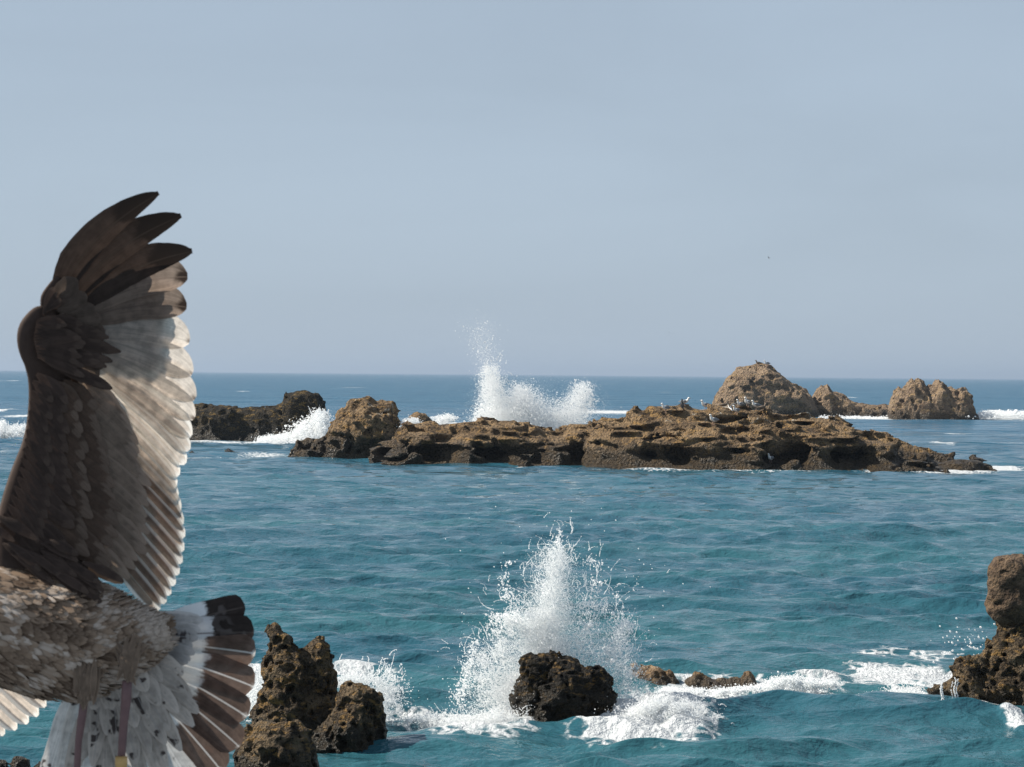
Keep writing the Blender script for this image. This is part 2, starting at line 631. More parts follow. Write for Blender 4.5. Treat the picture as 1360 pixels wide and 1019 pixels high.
# foam patches: (px, py, rx px, ry px, strength, lift m)
FOAM = [
    (640, 962, 85, 20, 1.0, 0.10), (600, 955, 50, 12, 0.8, 0.05), (690, 950, 55, 18, 1.1, 0.16),
    (850, 968, 100, 28, 1.05, 0.20), (905, 960, 55, 22, 1.0, 0.15), (800, 990, 50, 10, 0.8, 0.05), (880, 926, 60, 16, 0.9, 0.06),
    (930, 920, 95, 11, 1.0, 0.03), (1030, 916, 90, 11, 1.0, 0.06), (1095, 909, 40, 10, 0.8, 0.06), (920, 908, 80, 7, 0.7, 0.0),
    (1190, 878, 60, 11, 0.62, 0.0), (1240, 880, 60, 10, 0.62, 0.0), (1180, 902, 70, 12, 0.95, 0.03), (1240, 904, 50, 14, 0.95, 0.03), (1215, 925, 60, 15, 1.0, 0.05), (1175, 935, 35, 7, 0.7, 0.03), (1250, 935, 30, 9, 1.0, 0.03),
    (1352, 964, 18, 10, 1.0, 0.1), (1310, 944, 70, 5, 0.7, 0.0),
    (345, 915, 40, 34, 1.0, 0.10), (470, 903, 36, 9, 0.95, 0.04), (515, 930, 22, 30, 0.85, 0.06), (550, 948, 38, 12, 0.8, 0.03), (600, 948, 40, 8, 0.6, 0.0),
    (395, 586, 60, 5, 1.2, 0.25), (330, 588, 110, 3.2, 1.0, 0.05), (270, 583, 40, 4, 0.9, 0.05),
    (285, 606, 50, 1.6, 0.85, 0.0), (350, 604, 40, 1.4, 0.75, 0.0),
    (455, 606, 60, 1.3, 0.8, 0.0), (560, 615, 80, 1.6, 0.8, 0.0), (700, 621, 90, 1.5, 0.8, 0.0), (860, 625, 90, 1.6, 0.8, 0.0),
    (960, 626, 60, 2.0, 0.7, 0.0), (1060, 628, 90, 1.6, 0.6, 0.0), (1230, 626, 90, 2.2, 1.1, 0.03), (1330, 622, 34, 3.0, 1.2, 0.05), (1290, 625, 40, 2.5, 1.1, 0.04),
    (830, 548, 120, 2.6, 1.0, 0.1), (960, 546, 80, 2.0, 0.9, 0.1), (600, 566, 30, 5, 1.0, 0.3), (590, 557, 24, 3, 1.0, 0.3), (545, 562, 14, 5, 1.1, 0.3), (700, 566, 120, 4, 1.1, 0.2),
    (1110, 553, 70, 2.0, 1.1, 0.1), (1200, 557, 100, 2.4, 1.1, 0.1), (1320, 556, 60, 4.5, 1.2, 0.3), (1350, 552, 30, 4.0, 1.1, 0.3),
    (1252, 591, 14, 2.2, 1.0, 0.1), (1270, 578, 20, 1.4, 0.8, 0.05), (1240, 588, 12, 1.2, 0.9, 0.0), (1290, 577, 14, 0.9, 0.7, 0.0),
    (12, 577, 32, 8, 1.25, 0.5), (30, 553, 26, 2.0, 0.9, 0.1), (4, 545, 10, 2.4, 1.0, 0.1), (4, 506, 10, 0.8, 0.9, 0.1), (30, 528, 10, 0.7, 0.7, 0.0),
    (660, 527, 30, 0.7, 0.7, 0.0), (470, 515, 30, 0.5, 0.5, 0.0), (1130, 528, 10, 0.7, 0.7, 0.0), (880, 521, 12, 0.6, 0.7, 0.0), (320, 520, 14, 0.6, 0.7, 0.0),
]


def foam_field(x, y):
    f = np.zeros_like(x)
    lift = np.zeros_like(x)
    for px, py, rx, ry, st, lf in FOAM:
        cx, cy = Wsea(px, py)
        sx = rx / FPX * cy
        sy = ry / FPX * cy * cy / CAM_H
        m = (np.abs(x - cx) < sx * 1.7) & (np.abs(y - cy) < sy * 1.7)
        if not m.any():
            continue
        u = (x[m] - cx) / sx
        v = (y[m] - cy) / sy
        g = np.clip(1.35 - np.sqrt(u * u + v * v), 0, 1) * st
        f[m] = np.maximum(f[m], g)
        lift[m] += lf * np.clip(1.1 - (u * u + v * v), 0, 1)
    return f, lift


def build_sea():
    r1 = 1.0 / np.linspace(1 / 24.0, 1 / 175.0, 680)
    r2 = np.geomspace(175.0, 1600.0, 170)[1:]
    r3 = np.geomspace(1600.0, 60000.0, 12)[1:]
    r0 = np.linspace(5.0, 24.0, 14)[:-1]
    R = np.concatenate([r0, r1, r2, r3])
    t1 = np.radians(np.linspace(-15, 15, 560))
    ta = np.radians(15 + 20 * (np.linspace(0, 1, 111)[1:]) ** 1.35)     # columns widen gradually to the sides
    tb = np.radians(np.linspace(35, 75, 22))[1:]
    T = np.concatenate([-tb[::-1], -ta[::-1], t1, ta, tb])
    nr, nt_ = len(R), len(T)
    # rows are straight lines across the view axis, columns fan out
    Y = np.repeat(R[:, None], nt_, 1)
    X = Y * np.tan(np.clip(T, -1.3, 1.3))[None]
    x, y = X.ravel(), Y.ravel()
    dR = np.gradient(R)
    dX = np.gradient(np.tan(T))
    sp = np.maximum(np.repeat(dR[:, None], nt_, 1), R[:, None] * dX[None] * 0.8).ravel()
    z, dx, dy = sea_height(x, y, sp)
    x2, y2 = x + dx, y + dy
    f, lift = foam_field(x2, y2)
    P = np.stack([x2, y2, 0 * x2], 1)
    m = f > 0.01
    lump = np.zeros_like(x)
    lump[m] = 0.6 + 0.9 * fbm(P[m] / 0.5, 3, 15)
    z = z + lift * lump
    # crest foam and lace in the lee of the rocks
    faces = np.arange((nr - 1) * nt_).reshape(nr - 1, nt_)[:, :-1].ravel()
    q = np.stack([faces, faces + 1, faces + nt_ + 1, faces + nt_], 1)
    me = new_mesh('sea', np.stack([x2, y2, z], 1), q)
    at = me.attributes.new('foam', 'FLOAT', 'POINT')
    at.data.foreach_set('value', f.astype(np.float32))
    return me


def sea_mat():
    nt = NT('sea_water')
    p = geo_pos(nt)
    xyz = nt.n('ShaderNodeSeparateXYZ')
    nt.l(p, xyz.inputs[0])
    dist = nt.n('ShaderNodeVectorMath', operation='LENGTH')
    nt.l(p, dist.inputs[0])
    at = nt.n('ShaderNodeAttribute', attribute_name='foam')
    foam = at.outputs['Fac']
    # water colour: shallow green-teal inside the reef, deeper blue outside it
    off = nt.noise(p, 0.02, 2, 0.5)
    deepf = nt.ss(nt.math('ADD', xyz.outputs[1], nt.math('MULTIPLY', off, 60.0)), 60.0, 260.0)
    patch = nt.ss(nt.noise(nt.mapping(p, (0.06, 0.22, 1)), 1.0, 3, 0.5), 0.35, 0.7)
    shallow = nt.mix(patch, (0.018, 0.073, 0.103), (0.025, 0.096, 0.116))
    wc = nt.mix(deepf, shallow, (0.017, 0.086, 0.148))
    # ripples
    pm = nt.mapping(p, (0.75, 1.0, 1.0))
    r1 = nt.noise(pm, 3.2, 4, 0.6, 0.3)
    r2 = nt.noise(nt.mapping(p, (0.55, 1.0, 1.0), (0, 0, 0.35)), 1.1, 4, 0.6, 0.4)
    r3 = nt.noise(nt.mapping(p, (0.4, 1.0, 1.0)), 0.16, 5, 0.65, 0.3)
    r0 = nt.noise(nt.mapping(p, (0.6, 1.0, 1.0), (0, 0, -0.3)), 7.5, 3, 0.6, 0.3)
    n0 = nt.bump(r0, 0.6, 0.035)
    n1 = nt.bump(r1, 0.8, 0.09, n0)
    n2 = nt.bump(r2, 0.8, 0.22, n1)
    n3 = nt.bump(r3, 1.0, 3.4, n2)
    nt.set(n3.node.inputs['Strength'], nt.ss(xyz.outputs[1], 40.0, 200.0, 0.06, 1.0))
    nt.set(n2.node.inputs['Strength'], nt.ss(xyz.outputs[1], 30.0, 90.0, 0.8, 1.0))
    water = nt.n('ShaderNodeBsdfPrincipled')
    nt.set(water.inputs['Base Color'], wc)
    nt.set(water.inputs['Roughness'], nt.ss(xyz.outputs[1], 60.0, 420.0, 0.06, 0.32))
    water.inputs['IOR'].default_value = 1.333
    nt.l(n3, water.inputs['Normal'])
    # foam lace
    fn = nt.noise(p, 2.6, 6, 0.7, 0.6)
    cell = nt.voro(nt.mapping(p, (1, 0.8, 1)), 3.4, 'DISTANCE_TO_EDGE')
    k = nt.math('ADD', foam, nt.math('MULTIPLY', nt.math('SUBTRACT', fn, 0.5), 1.5))
    k = nt.math('SUBTRACT', k, nt.math('MULTIPLY', nt.ss(cell, 0.03, 0.22), 0.30))
    fac = nt.math('MULTIPLY', nt.ss(k, 0.30, 0.66), nt.ss(foam, 0.02, 0.2))
    fh = nt.noise(p, 9.0, 4, 0.7)
    fnrm = nt.bump(nt.math('ADD', fh, nt.noise(p, 2.2, 3, 0.6)), 1.0, 0.12)
    fb = nt.bsdf(nt.mix(fh, (0.42, 0.45, 0.47), (0.66, 0.68, 0.69)), 0.75, 0.2, fnrm)
    ms = nt.n('ShaderNodeMixShader')
    nt.l(fac, ms.inputs[0])
    nt.l(water.outputs[0], ms.inputs[1])
    nt.l(fb.outputs[0], ms.inputs[2])
    return nt.done(ms.outputs[0])


sea = link('sea', build_sea(), sea_mat())
tag(sea, 'teal and deep blue choppy sea with white foam round the rocks', 'sea', None, 'structure')

# ================================================================== FAR ROCKS
ridge_rock('sea_stack', [(944, 556), (947, 535), (952, 520), (960, 507), (969, 495), (981, 487), (996, 486), (1008, 485), (1024, 487), (1036, 495), (1048, 505), (1062, 514), (1072, 522), (1080, 538), (1086, 556)],
           272, 11, 0.17, pit_disp(3.0, 0.5, 1.3, 0.26, 0.7, 0.35, 3, 0.15), 1.6, M_FAR, 'rounded dome shaped brown sea stack rising beyond the reef', CLIFF, 'distant sea stacks')
ridge_rock('sea_stack', [(1066, 556), (1072, 538), (1079, 525), (1085, 517), (1090, 512), (1094, 513), (1097, 510), (1101, 515), (1106, 519), (1113, 520), (1120, 523), (1127, 531), (1134, 534), (1146, 537), (1160, 538), (1182, 538), (1188, 556)],
           276, 8, 0.16, pit_disp(2.2, 0.35, 0.9, 0.28, 0.6, 0.3, 14, 0.0), 1.5, M_FAR, 'low jagged sea stack with a long flat tail beside the dome', CLIFF, 'distant sea stacks')
ridge_rock('sea_stack', [(1177, 560), (1182, 536), (1187, 520), (1193, 515), (1198, 517), (1203, 512), (1209, 503), (1214, 504), (1220, 502), (1225, 507), (1230, 514), (1235, 511), (1239, 512), (1245, 503), (1250, 508), (1256, 516), (1262, 514), (1268, 516), (1273, 513), (1279, 518), (1286, 530), (1292, 545), (1297, 560)],
           264, 8.5, 0.15, pit_disp(2.2, 0.35, 0.9, 0.45, 0.6, 0.4, 24, 0.0), 1.6, M_FAR, 'spiky many peaked tan sea stack with surf breaking at its foot', CLIFF, 'distant sea stacks')
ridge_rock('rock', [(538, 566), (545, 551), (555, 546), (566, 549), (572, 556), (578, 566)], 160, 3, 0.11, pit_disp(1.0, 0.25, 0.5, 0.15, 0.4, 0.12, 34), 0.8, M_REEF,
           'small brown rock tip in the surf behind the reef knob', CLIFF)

# ================================================================== REEF
ridge_rock('rock_ledge', [(244, 592), (249, 560), (254, 540), (262, 537), (276, 537), (304, 540), (324, 542), (345, 541), (363, 540), (379, 536), (382, 524), (399, 521), (422, 522), (430, 535), (436, 551), (441, 592)],
           163, 7, 0.12, pit_disp(1.6, 0.25, 0.8, 0.25, 0.5, 0.32, 44, 0.0, (0.3, 0.5, 0.5)), 1.3, M_LEDGE,
           'long dark flat topped rock ledge with a square knob, surf breaking at its end', FLAT)
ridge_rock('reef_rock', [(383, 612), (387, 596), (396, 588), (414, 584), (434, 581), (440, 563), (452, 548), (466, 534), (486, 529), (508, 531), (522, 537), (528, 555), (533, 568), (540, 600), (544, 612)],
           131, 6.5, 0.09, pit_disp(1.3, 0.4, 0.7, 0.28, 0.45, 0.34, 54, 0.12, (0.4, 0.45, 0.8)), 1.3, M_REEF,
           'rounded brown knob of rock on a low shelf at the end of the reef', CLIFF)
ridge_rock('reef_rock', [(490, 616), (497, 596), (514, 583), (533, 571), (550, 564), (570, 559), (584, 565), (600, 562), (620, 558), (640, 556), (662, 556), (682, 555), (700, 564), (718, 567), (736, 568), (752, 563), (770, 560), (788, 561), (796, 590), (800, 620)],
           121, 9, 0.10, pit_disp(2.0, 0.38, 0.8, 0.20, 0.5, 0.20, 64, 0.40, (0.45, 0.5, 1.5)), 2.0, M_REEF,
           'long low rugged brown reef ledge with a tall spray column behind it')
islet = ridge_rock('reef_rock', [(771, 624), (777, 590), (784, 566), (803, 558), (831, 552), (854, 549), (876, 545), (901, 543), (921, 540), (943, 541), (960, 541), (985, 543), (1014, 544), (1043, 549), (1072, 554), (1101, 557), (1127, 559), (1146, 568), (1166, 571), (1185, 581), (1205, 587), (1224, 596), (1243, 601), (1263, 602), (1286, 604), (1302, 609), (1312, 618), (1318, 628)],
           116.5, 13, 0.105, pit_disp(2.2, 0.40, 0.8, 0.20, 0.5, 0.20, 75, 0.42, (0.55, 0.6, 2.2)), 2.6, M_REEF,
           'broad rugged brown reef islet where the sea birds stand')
for (pts, D, sd, lb) in (([(246, 612), (250, 602), (256, 599), (262, 602), (270, 605), (276, 612)], 135, 84, 'tiny low dark wet rock in the water off the dark ledge'),
                         ([(296, 612), (300, 599), (304, 595), (309, 599), (318, 602), (324, 612)], 136, 85, 'tiny pointed dark wet rock in the water off the dark ledge')):
    ridge_rock('rock', pts, D, 1.4, 0.07, pit_disp(0.7, 0.12, 0.3, 0.1, 0.25, 0.08, sd), 0.4, M_DARK, lb, CLIFF, 'tiny rocks off the ledge', pad=0.4)


# ================================================================== NEAR ROCKS
def near_rock(name, D, blobs, h, disp, margin, mat, label, k=0.06, group=None):
    s = D / FPX
    bl = []
    los, his = [], []
    for (ax, ay, bx, by, ra, rb, dd, sq) in blobs:
        A, B = W(ax, ay, D), W(bx, by, D)
        A[1] += dd
        B[1] += dd * 0.8
        ra, rb = ra * s, rb * s
        bl.append((A, B, ra, rb, sq))
        r = max(ra, rb) * max(1, sq) + 0.3
        los.append(np.minimum(A, B) - r)
        his.append(np.maximum(A, B) + r)
    lo, hi = np.min(los, 0), np.max(his, 0)
    lo[2] = max(lo[2], -0.5)
    return make_rock(name, blobs_f0(bl, k), lo, hi, h, disp, margin, mat, label, group)


near_rock('rock', 30.6, [(395, 985, 388, 885, 46, 27, 0, 1.1), (384, 905, 368, 839, 28, 10, 0, 1.0), (378, 862, 386, 852, 10, 8, 0, 1.0), (414, 940, 426, 862, 32, 16, 0.05, 1.1), (402, 915, 402, 900, 24, 18, 0.0, 1.0),
                         (358, 950, 364, 930, 22, 12, -0.1, 1.0), (430, 950, 440, 900, 20, 10, 0.15, 1), (372, 920, 374, 890, 16, 14, -0.15, 1)],
          0.020, pit_disp(0.36, 0.09, 0.17, 0.075, 0.10, 0.085, 101), 0.3, M_NEAR,
          'tall two horned dark brown rock beside the hovering gull', 0.05)
near_rock('rock', 30.0, [(466, 985, 478, 932, 40, 24, 0, 1.1), (500, 970, 500, 936, 18, 13, 0.05, 1), (446, 985, 462, 955, 26, 16, -0.2, 1.0), (470, 925, 468, 915, 14, 8, 0, 1)],
          0.020, pit_disp(0.32, 0.09, 0.15, 0.075, 0.09, 0.09, 111), 0.3, M_NEAR,
          'squat ochre pitted rock at the foot of the two horned rock', 0.05)
near_rock('rock', 27.6, [(372, 1040, 374, 1000, 54, 40, 0, 1.2), (345, 1030, 350, 985, 28, 22, -0.1, 1), (402, 1030, 400, 985, 22, 20, 0.0, 1)],
          0.022, pit_disp(0.30, 0.10, 0.16, 0.075, 0.10, 0.085, 121), 0.3, M_NEAR,
          'blocky mossy brown rock standing in front of the two horned rock', 0.05)
near_rock('rock', 27.4, [(28, 1040, 26, 1020, 24, 13, 0, 1), (-10, 1045, 0, 1025, 24, 14, 0, 1), (60, 1050, 62, 1026, 20, 10, 0, 1)],
          0.024, pit_disp(0.30, 0.06, 0.15, 0.06, 0.11, 0.04, 131), 0.3, M_NEAR,
          'low brown rock peeping up below the hovering gull', 0.05)
near_rock('rock', 32.0, [(752, 960, 752, 915, 62, 40, 0.1, 1.05), (712, 935, 716, 890, 26, 16, 0.0, 1.0), (704, 885, 700, 880, 10, 9, 0, 1), (745, 900, 735, 884, 26, 14, 0.1, 1), (792, 950, 797, 906, 36, 18, 0.1, 1), (700, 945, 700, 920, 18, 14, 0, 1), (812, 950, 812, 930, 18, 12, 0.1, 1)],
          0.021, pit_disp(0.32, 0.09, 0.16, 0.075, 0.09, 0.08, 141, 0, (0.12, 0.14, 0.16)), 0.3, M_DARK,
          'dark wet boulder with white spray bursting up behind it', 0.05)
near_rock('rock', 36.0, [(872, 908, 872, 899, 24, 13, 0, 1.3), (856, 906, 856, 894, 13, 8, 0, 1), (847, 903, 846, 886, 7, 5, 0.1, 1), (892, 908, 890, 899, 13, 8, 0, 1)],
          0.024, pit_disp(0.25, 0.06, 0.12, 0.05, 0.09, 0.035, 151), 0.25, M_TAN, 'low tan rock awash beside the spray boulder', 0.04)
near_rock('rock', 36.0, [(926, 908, 928, 900, 12, 7, 0, 1), (940, 910, 942, 905, 12, 7, 0, 1.2), (960, 911, 962, 907, 16, 7, 0, 1.2), (980, 911, 982, 907, 13, 6, 0, 1.2), (998, 909, 998, 900, 12, 7, 0, 1)],
          0.024, pit_disp(0.25, 0.05, 0.12, 0.04, 0.09, 0.03, 161), 0.25, M_TAN, 'thin line of low brown rocks awash in trailing foam', 0.05)
near_rock('rock', 36.6, [(484, 900, 485, 891, 9, 5, 0, 1), (474, 900, 473, 893, 6, 3, 0, 1)], 0.02, pit_disp(0.2, 0.04, 0.1, 0.04, 0.08, 0.03, 171), 0.2, M_TAN,
          'very small brown rock tip in the foam behind the two horned rock', 0.04)
near_rock('rock', 33.8, [(1385, 950, 1375, 880, 62, 40, 0.1, 1.1), (1335, 905, 1330, 865, 26, 18, 0, 1), (1290, 925, 1290, 898, 30, 20, -0.05, 1), (1285, 895, 1278, 889, 12, 9, 0, 1), (1245, 915, 1262, 918, 8, 15, -0.1, 1),
                         (1330, 950, 1330, 920, 40, 26, -0.1, 1), (1355, 870, 1350, 840, 30, 20, 0.1, 1), (1460, 960, 1450, 880, 70, 40, 0.3, 1.1), (1540, 960, 1530, 920, 60, 40, 0.4, 1), (1300, 880, 1302, 878, 8, 7, 0, 1)],
          0.024, pit_disp(0.36, 0.10, 0.18, 0.09, 0.11, 0.11, 181), 0.32, M_NEAR, 'rough ochre brown outcrop carrying a smooth boulder on top', 0.05)
near_rock('boulder', 33.8, [(1342, 800, 1345, 768, 31, 30, 0.1, 1.0), (1340, 815, 1340, 806, 20, 22, 0.1, 1), (1372, 800, 1365, 765, 26, 22, 0.2, 1)],
          0.024, pit_disp(0.6, 0.13, 0.3, 0.035, 0.14, 0.03, 191), 0.3, M_BOULD, 'big smooth brown boulder perched on top of the rough outcrop', 0.05)


# ================================================================== SPRAY AND SURF (airborne water drops)
def spray_mat():
    nt = NT('spray_water')
    d = nt.n('ShaderNodeBsdfDiffuse')
    nt.set(d.inputs['Color'], (0.86, 0.875, 0.88))
    t = nt.n('ShaderNodeBsdfTranslucent')
    nt.set(t.inputs['Color'], (0.86, 0.875, 0.88))
    g = nt.n('ShaderNodeBsdfGlossy')
    g.inputs['Roughness'].default_value = 0.25
    m1 = nt.n('ShaderNodeMixShader')
    m1.inputs[0].default_value = 0.42
    nt.l(d.outputs[0], m1.inputs[1])
    nt.l(t.outputs[0], m1.inputs[2])
    m2 = nt.n('ShaderNodeMixShader')
    m2.inputs[0].default_value = 0.06
    nt.l(m1.outputs[0], m2.inputs[1])
    nt.l(g.outputs[0], m2.inputs[2])
    return nt.done(m2.outputs[0])


M_SPRAY = spray_mat()
drop_nodes = bpy.data.node_groups.new('drops_from_points', 'GeometryNodeTree')
drop_nodes.interface.new_socket('Geometry', in_out='INPUT', socket_type='NodeSocketGeometry')
drop_nodes.interface.new_socket('Geometry', in_out='OUTPUT', socket_type='NodeSocketGeometry')
_gi = drop_nodes.nodes.new('NodeGroupInput')
_go = drop_nodes.nodes.new('NodeGroupOutput')
_mp = drop_nodes.nodes.new('GeometryNodeMeshToPoints')
_na = drop_nodes.nodes.new('GeometryNodeInputNamedAttribute')
_na.data_type = 'FLOAT'
_na.inputs['Name'].default_value = 'drop_radius'
_sm = drop_nodes.nodes.new('GeometryNodeSetMaterial')
_sm.inputs['Material'].default_value = M_SPRAY
drop_nodes.links.new(_gi.outputs[0], _mp.inputs['Mesh'])
drop_nodes.links.new(_na.outputs['Attribute'], _mp.inputs['Radius'])
drop_nodes.links.new(_mp.outputs[0], _sm.inputs['Geometry'])
drop_nodes.links.new(_sm.outputs[0], _go.inputs[0])


class Spray:
    def __init__(self, D, seed):
        self.D = D
        self.s = D / FPX
        self.r = np.random.default_rng(seed)
        self.P, self.R = [], []

    def add(self, px, py, dd, rad):
        px, py, dd = (np.atleast_1d(np.asarray(q, float)) for q in (px, py, dd))
        D = self.D + dd
        w = np.stack([(px - 680) / FPX * D, D, CAM_H - (py - hor(px)) / FPX * D], 1)
        k = w[:, 2] > -0.05
        self.P.append(w[k])
        self.R.append(np.broadcast_to(np.asarray(rad, float), px.shape)[k])

    def jet(self, path, n, w0, w1, rad, fall=1.0, dep=0.25, clump=0.5, cs=14.0):
        """drops thrown along a path (px), spread w0 -> w1 (px), thinning out with fall; broken into clumps"""
        r = self.r
        path = np.array(path, float)
        seg = np.concatenate([[0], np.cumsum(np.linalg.norm(np.diff(path, axis=0), axis=1))])
        t = r.random(n) ** fall
        x = np.interp(t * seg[-1], seg, path[:, 0])
        y = np.interp(t * seg[-1], seg, path[:, 1])
        w = w0 + (w1 - w0) * t
        x = x + r.normal(0, 1, n) * w
        y = y + r.normal(0, 0.7, n) * w
        dd = r.normal(0, dep, n)
        q = np.stack([x / cs, y / cs, dd / self.s / cs], 1)
        dens = perlin(q, 5) + 0.6 * perlin(q * 2.3, 6)
        keep = dens > (-0.55 + clump * (0.25 + 0.75 * t)) + r.normal(0, 0.08, n)
        rr = rad * np.exp(r.normal(-0.35, 0.5, n)) * self.s
        self.add(x[keep], y[keep], dd[keep], rr[keep])

    def strings(self, boxes, n, ln, rad, up=-1.0, dep=0.3):
        """ligaments: short curved strings of drops inside the given (x, y, sx, sy) gaussians, flung away from the root"""
        r = self.r
        for _ in range(n):
            bx = boxes[r.integers(len(boxes))]
            x0, y0 = r.normal(bx[0], bx[2]), r.normal(bx[1], bx[3])
            a = math.atan2(y0 - bx[5], x0 - bx[4]) + r.normal(0, 0.5)
            L = ln * math.exp(r.normal(0, 0.5))
            m = int(max(5, L * 1.6))
            t = np.linspace(0, 1, m)
            bend = r.normal(0, 0.55)
            x = x0 + L * t * np.cos(a + bend * t)
            y = y0 + L * t * np.sin(a + bend * t)
            x += r.normal(0, 0.25, m)
            y += r.normal(0, 0.25, m)
            rr = rad * self.s * (1.0 - 0.55 * t) * (0.7 + 0.5 * np.abs(np.sin(t * 9 + r.random() * 6)))
            rr[-1] *= 2.0
            d0 = r.normal(0, dep)
            self.add(x, y, d0 + t * r.normal(0, 0.1), rr)

    def build(self, name, label):
        P, R = np.concatenate(self.P), np.concatenate(self.R)
        base = np.array([P[:, 0].mean(), P[:, 1].mean(), P[:, 2].min()])
        me = bpy.data.meshes.new(name)
        me.vertices.add(len(P))
        me.vertices.foreach_set('co', (P - base).astype(np.float32).ravel())
        at = me.attributes.new('drop_radius', 'FLOAT', 'POINT')
        at.data.foreach_set('value', R.astype(np.float32))
        me.update()
        o = link(name, me, M_SPRAY, None, base)
        md = o.modifiers.new('drops', 'NODES')
        md.node_group = drop_nodes
        tag(o, label, 'spray', None, 'stuff')
        return o


# burst behind the dark boulder
sp = Spray(32.7, 501)
sp.jet([(738, 930), (734, 850), (735, 790), (742, 735)], 70000, 19, 7, 0.33, 1.15, 0.2, 0.72, 16)
sp.jet([(738, 930), (734, 850), (738, 780), (742, 735)], 90000, 26, 15, 0.17, 1.1, 0.22, 0.3, 30)
sp.jet([(700, 940), (690, 890), (685, 840)], 40000, 34, 22, 0.17, 1.0, 0.25, 0.4, 30)
sp.jet([(790, 940), (800, 890), (800, 830)], 40000, 30, 22, 0.17, 1.0, 0.25, 0.4, 30)
sp.jet([(730, 900), (718, 840), (716, 810)], 42000, 22, 11, 0.33, 1.0, 0.2, 0.55, 18)
sp.jet([(742, 760), (743, 730), (744, 704)], 420, 7, 2, 0.8, 1.1, 0.06, 0.5)
sp.jet([(690, 920), (672, 870), (664, 820), (690, 830)], 3500, 12, 7, 0.65, 0.9, 0.2, 0.85)
sp.jet([(700, 850), (682, 800), (668, 765), (680, 745)], 900, 7, 4, 0.8, 0.8, 0.15, 0.9)
sp.jet([(720, 850), (690, 825), (662, 820)], 2600, 10, 5, 0.75, 0.9, 0.2, 0.7)
sp.jet([(770, 860), (786, 800), (798, 752), (786, 742)], 1300, 7, 4, 0.8, 0.8, 0.15, 0.9)
sp.jet([(800, 890), (822, 850), (834, 820), (826, 870)], 3200, 10, 5, 0.75, 0.8, 0.2, 0.8)
sp.jet([(770, 880), (800, 810), (826, 786)], 1100, 8, 4, 0.8, 0.8, 0.15, 0.9)
sp.jet([(770, 900), (775, 850), (765, 800)], 5000, 20, 12, 0.34, 0.9, 0.25, 0.9, 16)
sp.jet([(660, 945), (648, 895), (640, 862)], 11000, 20, 7, 0.42, 1.0, 0.3, 0.85, 16)
sp.jet([(690, 950), (680, 900)], 15000, 22, 12, 0.45, 0.9, 0.3, 0.45, 20)
sp.jet([(845, 950), (838, 905), (832, 872)], 9000, 20, 8, 0.42, 1.0, 0.3, 0.8, 16)
sp.jet([(610, 935), (622, 905), (636, 850)], 1600, 7, 3, 0.7, 0.8, 0.2, 0.8)
bx = [(735, 800, 28, 40, 740, 930), (690, 830, 20, 30, 740, 930), (795, 820, 24, 40, 745, 940), (742, 745, 14, 18, 742, 900), (650, 880, 22, 22, 690, 960), (830, 870, 14, 26, 780, 960)]
sp.strings(bx, 700, 10, 0.55, dep=0.25)
x = sp.r.normal(745, 62, 900)
sp.add(x, 960 - np.abs(sp.r.normal(90, 75, 900)), sp.r.normal(0, 0.4, 900), sp.r.uniform(0.3, 0.9, 900) * sp.s)
sp.build('sea_spray', 'white burst of spray shooting up behind the dark wet boulder')

# churning white water round the boulder
sp = Spray(31.6, 502)
for a in ((590, 968, 690, 955, 13000, 12), (630, 972, 700, 964, 9000, 8), (815, 984, 930, 965, 24000, 11), (835, 962, 925, 945, 20000, 15), (850, 948, 890, 935, 6000, 9), (790, 992, 850, 996, 5000, 6)):
    sp.jet([a[:2], a[2:4]], int(a[4] * 1.3), a[5], a[5], 0.36, 1.0, 0.10, 0.4, 18)
sp.strings([(880, 950, 40, 12, 860, 1040), (640, 955, 40, 8, 650, 1040)], 160, 8, 0.6, dep=0.1)
sp.build('surf_foam', 'churning white water swirling in front of the spray boulder')

# broken wave tumbling along the low tan rocks
sp = Spray(35.0, 503)
sp.jet([(880, 921), (960, 920), (1040, 914), (1115, 909)], 18000, 4.5, 4.5, 0.55, 1.0, 0.12, 0.5, 18)
sp.jet([(1030, 908), (1060, 904), (1085, 906)], 6000, 6, 4, 0.55, 1.0, 0.12, 0.5, 18)
sp.build('surf_foam', 'tumbling line of foam trailing past the low tan rocks')

# splash behind the two horned rock
sp = Spray(32.2, 504)
sp.jet([(505, 955), (508, 915), (515, 890)], 8000, 11, 6, 0.5, 1.0, 0.25, 0.7)
sp.jet([(450, 908), (470, 903), (500, 905)], 5000, 6, 5, 0.5, 1.0, 0.3, 0.7)
sp.jet([(520, 950), (530, 915), (535, 895)], 1200, 12, 9, 0.7, 0.8, 0.25, 0.8)
sp.jet([(340, 960), (346, 915), (350, 890)], 7000, 9, 6, 0.6, 1.0, 0.25, 0.5)
sp.jet([(530, 962), (600, 950)], 3500, 5, 5, 0.5, 1.0, 0.15, 0.5)
sp.strings([(515, 905, 16, 14, 500, 960), (470, 893, 20, 6, 470, 930)], 70, 8, 0.75, dep=0.2)
sp.build('sea_spray', 'low white splash breaking behind the two horned rock')

# drops off the outcrop
sp = Spray(34.4, 505)
n = 70
sp.add(sp.r.normal(1285, 18, n), sp.r.normal(855, 14, n), sp.r.normal(0, 0.2, n), sp.r.uniform(0.5, 1.5, n) * sp.s)
sp.jet([(1160, 930), (1210, 918), (1255, 930)], 5000, 7, 7, 0.5, 1.0, 0.15, 0.55)
sp.build('sea_spray', 'few bright drops flying over the foam beside the rough outcrop')

